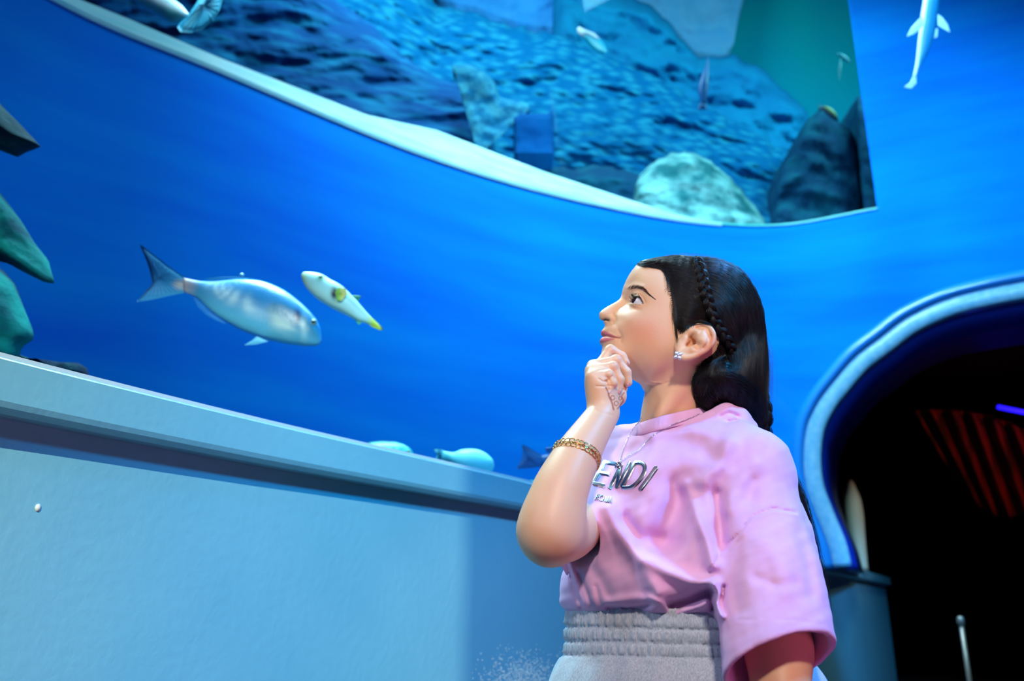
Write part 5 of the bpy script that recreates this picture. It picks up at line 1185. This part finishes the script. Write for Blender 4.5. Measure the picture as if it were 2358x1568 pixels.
# nails
M_nail = mat('nail', srgb(238, 190, 186), rough=0.2, coat=.5)
for (a, b, wd) in (((1443.5, 829.5), (1447.5, 838.5), 1.6), ((1446.5, 883), (1442.5, 893), 3.2), ((1429, 897), (1424.5, 906.5), 2.6), ((1407, 899), (1402, 905.5), 1.7)):
    V_ = []; F_ = []
    for i in range(7):
        for j in range(5):
            t = i/6; s_ = (j-2)/2; ax = np.array(b)-np.array(a); nrm = np.array([ax[1], -ax[0]])/np.hypot(*ax)
            c_ = np.array(a)+ax*t+nrm*s_*wd*math.sqrt(max(0.05, 1-(2*t-1)**4)); h_ = hit(BT, c_[0], c_[1], 0.0005-0.0003*abs(s_), 1.12); V_.append(h_)
    for i in range(6):
        for j in range(4): F_.append((i*5+j, (i+1)*5+j, (i+1)*5+j+1, i*5+j+1))
    o = under(mesh('fingernail', V_, F_, M_nail), girl); sm = o.modifiers.new('s', 'SOLIDIFY'); sm.thickness = 0.0005; sm.offset = 0
# ------------------------------------------------------------------ hair
M_hairb = mat('hair_base', srgb(20, 14, 14), rough=0.7, spec=0.2)
def hair_mat(name, c1, c2):
    m = mat(name, c1, rough=0.38, spec=0.5, col2=c2, nscale=60, stretch=(1, 1, .3), ramp=(.35, .65)); return m
M_hair = hair_mat('dark_hair', srgb(14, 10, 10), srgb(34, 25, 22))
hairline = catmull([(1462, 611), (1475, 609), (1495, 611), (1515, 615), (1532, 624), (1541, 638), (1544, 655), (1546, 672), (1550, 692), (1553, 712), (1555, 735), (1559, 756), (1568, 766), (1580, 760), (1592, 750), (1610, 741), (1632, 745), (1648, 765), (1650, 785), (1640, 808), (1612, 826), (1592, 836)], 90)
hp = np.vstack([hairline, [(1585, 870), (1600, 905), (1700, 905), (1790, 800), (1790, 560), (1450, 560), (1445, 600)]])
def capf(p):
    q = mirrored(p); px, py = proj(q); ins = in_poly(px, py, hp); d = polydist(px, py, hp[::2].tolist()+[hp[0].tolist()])
    dd = np.where(ins, np.maximum(d-5, 0), 0); dl = 0.0003+0.0068*(1-np.exp(-dd/26)); f = HEAD.f(p)-dl
    reg = (np.where(ins, -d, d)+5.0)*0.0006
    return np.maximum(f, reg)
cap = Solid(); cap.add((capf, hc, 0.2), 0.001)
ho = [(1600, 597), (1640, 599), (1680, 614), (1712, 638), (1738, 670), (1753, 705), (1760, 745), (1764, 800), (1765, 850), (1762, 900), (1766, 945), (1760, 985), (1735, 985), (1700, 968), (1655, 955), (1622, 950), (1600, 935), (1584, 905), (1578, 875), (1580, 850), (1595, 838), (1625, 826), (1652, 800), (1655, 770), (1640, 735), (1622, 690), (1608, 640)]
pth = []; olh = []; YH = Y0+0.004
for i, (px, py) in enumerate(ho):
    p = P(px, py, YH); olh.append((p[0], p[2])); pth.append((p[0], p[2], 0)); a = np.array(ho[i-1]); b = np.array(ho[(i+1) % len(ho)]); t = (b-a)/np.linalg.norm(b-a); n_in = np.array([-t[1], t[0]])
    r = 38 if 0 < i < 12 else 30; q = P(px+n_in[0]*9, py+n_in[1]*9, YH); d = 9*S0; pth.append((q[0], q[2], 2*r/1000*d-d*d))
for px, py, wmm in ((1680, 660, 66), (1700, 720, 70), (1680, 760, 78), (1710, 800, 62), (1700, 850, 66), (1660, 850, 82), (1620, 870, 76), (1650, 900, 82), (1700, 900, 68), (1690, 940, 55), (1640, 930, 66), (1740, 930, 40), (1650, 700, 76), (1640, 650, 66)):
    q = P(px, py, YH-wmm/1000); pth.append((q[0], q[2], (wmm/1000)**2))
HB = Field2D(pth, YH, 0.0012, 0.03, reg=1e-3, outside=catmull(np.array(olh+[olh[0]]), 300))
cap.add((HB.f, P(1680, 780, YH), 0.2), 0.008)
# keep the far side of the gathered hair from being a mirror bulge over the shoulder
cap.add((lambda p: 0.0006*np.sin(proj(p)[0]*.33+proj(p)[1]*.06)*np.sin(proj(p)[1]*.05), hc, 0.3), 0, 'd')
Vh, Qh = surface(cap, (0.10, 1.03, 1.02), (0.42, 1.34, 1.34), 0.0018); Vh = relax(Vh, Qh, 2, .5)
hair = under(mesh_fast('hair', Vh, Qh, M_hairb), girl); hair['label'] = 'long dark brown hair pulled back'
def as_sub(o): o.parent = hair; o.matrix_parent_inverse = Matrix(); return o
HT = BVHTree.FromPolygons([tuple(v) for v in Vh], [tuple(int(i) for i in q) for q in Qh])
allp = np.concatenate([Vh, Vb+0]); HBT = BVHTree.FromPolygons([tuple(v) for v in allp], [tuple(int(i) for i in q) for q in Qh]+[tuple(int(i)+len(Vh) for i in q) for q in Qb])
def family(guides, n, k=14, lift=(0.0003, 0.003), jit=1.6, clump=7, seed=1, tree=None, wob=1.0, cut=(0, 0.15)):
    r_ = np.random.default_rng(seed); G = np.array([catmull(g, k) for g in guides]); m = len(G); out = []
    cl = r_.random((max(4, n//clump),))*(m-1)
    for _ in range(n):
        u = cl[r_.integers(len(cl))]+r_.normal(0, .10); u = min(max(u, 0), m-1.001); i = int(u); a = u-i; g = G[i]*(1-a)+G[i+1]*a
        ph = r_.random(3)*6.3; s = np.linspace(0, 1, k); off = r_.normal(0, jit, 2); t0, t1 = r_.random()*cut[0], 1-r_.random()*cut[1]
        g = np.stack([np.interp(np.linspace(t0, t1, k), s, g[:, c]) for c in (0, 1)], 1)
        g = g+off*(0.4+0.6*s[:, None])+wob*np.stack([np.sin(s*7+ph[0]), np.sin(s*6+ph[1])], 1)*.7
        l = r_.uniform(*lift); out.append([hit(tree or HBT, q[0], q[1], l*(0.5+0.5*math.sin(min(1, sx_*3)*PI/2))) for q, sx_ in zip(g, s)])
    if tree is not None: out = [o_ for o_ in out if np.linalg.norm(np.diff(np.array(o_), axis=0), axis=1).max() < 0.014]
    return out
F1 = [[(1466, 608), (1500, 600), (1535, 594), (1575, 592), (1604, 600)], [(1480, 609), (1515, 601), (1560, 598), (1606, 610)], [(1500, 612), (1545, 606), (1585, 612), (1612, 626)], [(1520, 616), (1560, 618), (1592, 632), (1618, 650)],
      [(1538, 632), (1568, 640), (1600, 658), (1624, 682)], [(1544, 655), (1566, 668), (1600, 690), (1630, 705)], [(1547, 680), (1566, 704), (1600, 720), (1638, 730)], [(1552, 708), (1566, 732), (1600, 738), (1648, 745)], [(1555, 738), (1564, 758), (1590, 748), (1620, 742), (1658, 758)]]
F2 = [[(1603, 597), (1650, 600), (1700, 625), (1740, 680), (1758, 760), (1764, 860), (1759, 960)], [(1612, 612), (1655, 618), (1700, 650), (1735, 710), (1750, 790), (1753, 870), (1750, 965)],
      [(1618, 635), (1650, 640), (1692, 675), (1718, 730), (1733, 800), (1738, 880), (1735, 965)], [(1628, 665), (1650, 672), (1682, 710), (1702, 770), (1714, 830), (1718, 900), (1722, 965)],
      [(1638, 700), (1656, 720), (1676, 760), (1692, 820), (1700, 880), (1708, 955)], [(1650, 740), (1662, 770), (1676, 810), (1686, 860), (1694, 945)]]
F3 = [[(1692, 828), (1655, 836), (1615, 845), (1586, 872), (1588, 920), (1625, 948), (1690, 962)], [(1700, 845), (1660, 852), (1625, 862), (1600, 888), (1606, 925), (1650, 945), (1710, 966)],
      [(1706, 862), (1672, 868), (1640, 882), (1626, 905), (1640, 932), (1685, 950), (1735, 972)], [(1600, 838), (1640, 850), (1690, 862), (1735, 890), (1756, 930), (1758, 965)], [(1588, 850), (1610, 868), (1660, 880), (1710, 900), (1742, 930), (1750, 970)],
      [(1655, 790), (1665, 810), (1660, 830), (1630, 842), (1600, 855), (1590, 880)], [(1660, 800), (1650, 830), (1640, 850), (1650, 880), (1690, 910), (1730, 945)], [(1675, 815), (1668, 835), (1672, 860), (1700, 890), (1735, 925), (1752, 960)]]
S = family(F1, 3400, lift=(.0002, .0022), seed=2, cut=(.08, .0))+family(F2, 3600, lift=(.0003, .0035), seed=3)+family(F3, 3400, tree=HT, lift=(.0005, .006), jit=3.0, seed=4, wob=3.0, cut=(.3, .3))
as_sub(strands('hair_strands', S, rng.uniform(.00014, .00026, len(S)*2), M_hair, hair, .3, both=True))
# fine baby hairs, sideburn and flyaways
W1 = family([[(1545, 650), (1532, 655), (1528, 668)], [(1550, 700), (1549, 725), (1556, 750)], [(1554, 735), (1556, 765), (1566, 790)], [(1556, 750), (1560, 780), (1556, 800)]], 130, k=10, lift=(.0001, .0008), jit=3, seed=5, wob=1.2, cut=(0, .5))
W1 += family([[(1472, 608), (1485, 606), (1505, 604)], [(1485, 611), (1500, 610), (1525, 608)], [(1505, 612), (1520, 614), (1545, 618)], [(1515, 615), (1530, 622), (1552, 634)], [(1530, 622), (1536, 636), (1540, 655)], [(1542, 640), (1541, 660), (1546, 690)]], 420, k=10, lift=(.0001, .0009), jit=4, seed=15, wob=1.5, cut=(0, .5))
W2 = []; rw = np.random.default_rng(21)
for _ in range(1500):
    i = int(rw.integers(2, 60)); q = hairline[i]; back = np.array([1608.0, 672.0])-q; back /= np.linalg.norm(back); tn = hairline[min(89, i+1)]-hairline[i-1]; tn /= np.linalg.norm(tn)
    s0 = -abs(rw.normal(0, 3.2)); ln = rw.uniform(10, 24); bend = rw.normal(0, 3.5); pts_ = [q+back*(s0+ln*s)+tn*bend*math.sin(s*PI)*.6+tn*rw.normal(0, .2) for s in np.linspace(0, 1, 6)]
    W2.append([hit(HBT, x_[0], x_[1], .0002+.0008*math.sin(s*PI*.5)) for x_, s in zip(pts_, np.linspace(0, 1, 6))])
as_sub(strands('hairline_strands', W2, 0.00011, M_hair, hair, .3, both=True))
as_sub(strands('baby_hairs', W1, 0.00009, M_hair, hair, .2))
fly = []; rf = np.random.default_rng(9)
for i in range(150):
    if rf.random() < .6: g = [(1757+rf.normal(0, 4), 720+rf.random()*120), (1770+rf.normal(0, 6), 800+rf.random()*100), (1768+rf.normal(0, 8), 900+rf.random()*90)]
    else:
        x = rf.uniform(1520, 1740); y = np.interp(x, [1520, 1560, 1600, 1640, 1700, 1740], [593, 589, 591, 599, 626, 668]); g = [(x, y+3), (x+12, y-3-rf.random()*5), (x+30+rf.random()*10, y+np.interp(x, [1520, 1640, 1740], [-4, 4, 30]))]
    c_ = catmull(g, 9); fly.append([P(a, b, 1.19+0.02*math.sin(i)) for a, b in c_])
as_sub(strands('flyaways', fly, 0.00008, M_hair, hair, .3))
def braid(name, path3, a, b, r, turns, seed, fib=70, lab=None):
    """three-strand plait along a 3-D path; a sideways, b outwards amplitude"""
    path3 = catmull(path3, 240); T, U_, W_ = frames(path3)
    view = np.array([0, -1.0, 0.0]); Sd = np.cross(T, view); Sd /= np.linalg.norm(Sd, axis=1)[:, None]; Ot = np.cross(Sd, T)
    Ot = np.where((Ot@view)[:, None] < 0, -Ot, Ot)
    s = np.linspace(0, 1, 240); env = np.interp(s, [0, .06, .85, 1], [.5, 1, .9, .35]); r_ = np.random.default_rng(seed); mb = MB(); fibres = []
    for k in range(3):
        ph = 2*PI*(turns*s+k/3); C_ = path3+Sd*(a*env*np.sin(ph))[:, None]+Ot*(b*env*np.sin(2*ph))[:, None]
        V, Q = tube(C_, r*env*.86, 10); mb.add(V, Q); Tk, Uk, Wk = frames(C_)
        for j in range(fib):
            an = r_.random()*2*PI; dr = r_.uniform(.85, 1.08); i0 = r_.integers(0, 190); i1 = min(239, i0+r_.integers(35, 70)); ii = np.linspace(i0, i1, 14).astype(int)
            aa = an+np.linspace(0, .9, 14)*r_.normal(0, 1); fibres.append(C_[ii]+(Uk[ii]*np.cos(aa)[:, None]+Wk[ii]*np.sin(aa)[:, None])*(r*env[ii]*dr)[:, None])
    o = as_sub(mb.build(name, M_hairb, None)); 
    as_sub(strands(name+'_strands', fibres, .0002, M_hair, hair, .4)); return o
bp = [hit(HBT, x, y, .0022) for x, y in ((1598, 596), (1608, 612), (1615, 634), (1620, 656), (1625, 682), (1632, 708), (1642, 732), (1655, 754), (1668, 776), (1680, 798), (1688, 818), (1690, 830))]
braid('side_braid', bp, .0052, .0022, .0040, 4.6, 11, 260)
tail = [P(1735, 890, 1.215), P(1748, 915, 1.215), P(1756, 940, 1.215), P(1758, 965, 1.215), P(1752, 990, 1.22), P(1765, 1020, 1.235)]
braid('back_braid', tail, .0075, .004, .0068, 1.8, 12, 260)
tl = []
for i in range(640):
    u = rf.normal(0, 1); g = [(1742+u*9, 930+rf.random()*50), (1768+u*7, 1012), (1800+u*7, 1062), (1832+u*8, 1130), (1858+u*7, 1205), (1880+u*6, 1290), (1896+u*6, 1360), (1900+u*8, 1420+rf.random()*60)]
    c_ = catmull(g, 22); kk = int(rf.integers(12, 22)); c_ = np.stack([np.interp(np.linspace(0, kk, 22), np.arange(22), c_[:, q]) for q in (0, 1)], 1)
    yy = np.interp(c_[:, 1], [940, 1000, 1060, 1150, 1300, 1480], [1.215, 1.23, 1.235, 1.235, 1.235, 1.235])+rf.normal(0, .006); tl.append([P(a+math.sin(b*.03+i)*1.5, b, y) for (a, b), y in zip(c_, yy)])
as_sub(strands('ponytail', tl, .00018, M_hair, hair, .3))
# ------------------------------------------------------------------ jewellery
M_gold = mat('gold', srgb(232, 184, 110), rough=0.22, metal=1.0)
M_silver = mat('silver', srgb(225, 225, 232), rough=0.16, metal=1.0)
bc = P(1329, 1050, 1.077); axd = (P(1290, 1135, 1.06)-P(1362, 990, 1.098)); axd /= np.linalg.norm(axd)
# choose the band plane so that it runs from (1285,1025) to (1368,1076)
e_a = P(1368, 1074, 1.08)-P(1286, 1030, 1.065); e_a -= axd*np.dot(e_a, axd)*0.0; e_a /= np.linalg.norm(e_a); nrm = axd-e_a*np.dot(axd, e_a); nrm /= np.linalg.norm(nrm)
e_b = np.cross(nrm, e_a); mb = MB(); bcen = bc+0
def arm_r(dirv):
    h = BT.ray_cast(Vector(bcen), Vector(dirv)); return (h[3] if h[0] is not None else .03)
NB = 30
for row, so in ((0, -.0031), (1, .0031)):
    for i in range(NB):
        a0 = 2*PI*(i+.5*row)/NB; dv = e_a*math.cos(a0)+e_b*math.sin(a0); R0 = min(arm_r(dv), .040)+.0012; c_ = bcen+dv*R0+nrm*so; tg = -e_a*math.sin(a0)+e_b*math.cos(a0)
        hw = PI*R0/NB*1.18; loop = [c_+tg*hw*math.cos(t)+nrm*.0027*math.sin(t) for t in np.linspace(0, 2*PI, 19)]
        V, Q = tube(loop, .00062, 6, False); mb.add(V, Q)
brc = under(mb.build('bracelet', M_gold, None), girl); brc['label'] = 'gold openwork bracelet'
chain = [(1477, 962), (1462, 985), (1448, 1010), (1437, 1035), (1429, 1064), (1442, 1056), (1455, 1048), (1472, 1038), (1492, 1016), (1510, 1000), (1530, 990), (1546, 980), (1562, 973), (1590, 964), (1612, 955)]
TC = BVHTree.FromPolygons([tuple(v) for v in Vs]+[tuple(v) for v in cv], [tuple(int(i) for i in q) for q in Qs_]+[tuple(i+len(Vs) for i in q) for q in cf])
cp = np.array([hit(TC, a, b, .0014, 1.15) for a, b in np.vstack([catmull(chain[:5], 40), catmull(chain[4:], 70)[1:]])]); mb = MB()
s_ = np.concatenate([[0], np.cumsum(np.linalg.norm(np.diff(cp, axis=0), axis=1))]); nl = int(s_[-1]/.0019)
for i in range(nl):
    t = s_[-1]*(i+.5)/nl; c_ = np.array([np.interp(t, s_, cp[:, k]) for k in range(3)]); d_ = np.array([np.interp(t+.0004, s_, cp[:, k]) for k in range(3)])-c_; d_ /= np.linalg.norm(d_)+1e-9
    u = np.cross(d_, (0, 1, 0)) if i % 2 else np.array([0, -1, 0]); u = u-d_*np.dot(u, d_); u /= np.linalg.norm(u)+1e-9
    V, Q = tube([c_+d_*.0013*math.cos(a)+u*.0007*math.sin(a) for a in np.linspace(0, 2*PI, 9)], .00028, 4, False); mb.add(V, Q)
nec = under(mb.build('necklace', M_silver, None), girl); nec['label'] = 'fine silver necklace chain'
def flower(cen, nrm_, r, n, parent, name, petal=.55):
    nrm_ = np.array(nrm_, float); nrm_ /= np.linalg.norm(nrm_); u = np.cross(nrm_, (0, 0, 1.)); u /= np.linalg.norm(u); v = np.cross(nrm_, u); mb = MB()
    for k in range(n+1):
        bm = bmesh.new(); bmesh.ops.create_icosphere(bm, subdivisions=3, radius=1); a = 2*PI*k/n+.5; c_ = cen+(u*math.cos(a)+v*math.sin(a))*r*(petal if k < n else 0)
        d_ = u*math.cos(a)+v*math.sin(a); e_ = -u*math.sin(a)+v*math.cos(a); s1, s2, s3 = (r*.52, r*.40, r*.3) if k < n else (r*.24, r*.24, r*.4)
        mb.add([c_+d_*w_.co.x*s1+e_*w_.co.y*s2+nrm_*w_.co.z*s3 for w_ in bm.verts], [tuple(x.index for x in f.verts) for f in bm.faces]); bm.free()
    return mb.build(name, M_silver, None)
pd = flower(hit(TB, 1428, 1075, .0028), (-.5, -.85, .1), .0062, 5, None, 'pendant'); pd.parent = nec; pd.matrix_parent_inverse = Matrix(); pd['label'] = 'silver flower pendant'
M_silver = mat('silver_satin', srgb(230, 230, 236), rough=0.42, metal=0.75)
es = under(flower(hit(BT, 1563.5, 819, .0018), (-.15, -1, 0), .0064, 4, None, 'earring'), girl); es['label'] = 'silver stud earring'
p_ = hit(BT, 1563.5, 819, .0018); p_[1] = 2*Y0-p_[1]; es2 = under(flower(p_, (-.15, 1, 0), .0064, 4, None, 'earring'), girl); es2['label'] = 'silver stud earring'
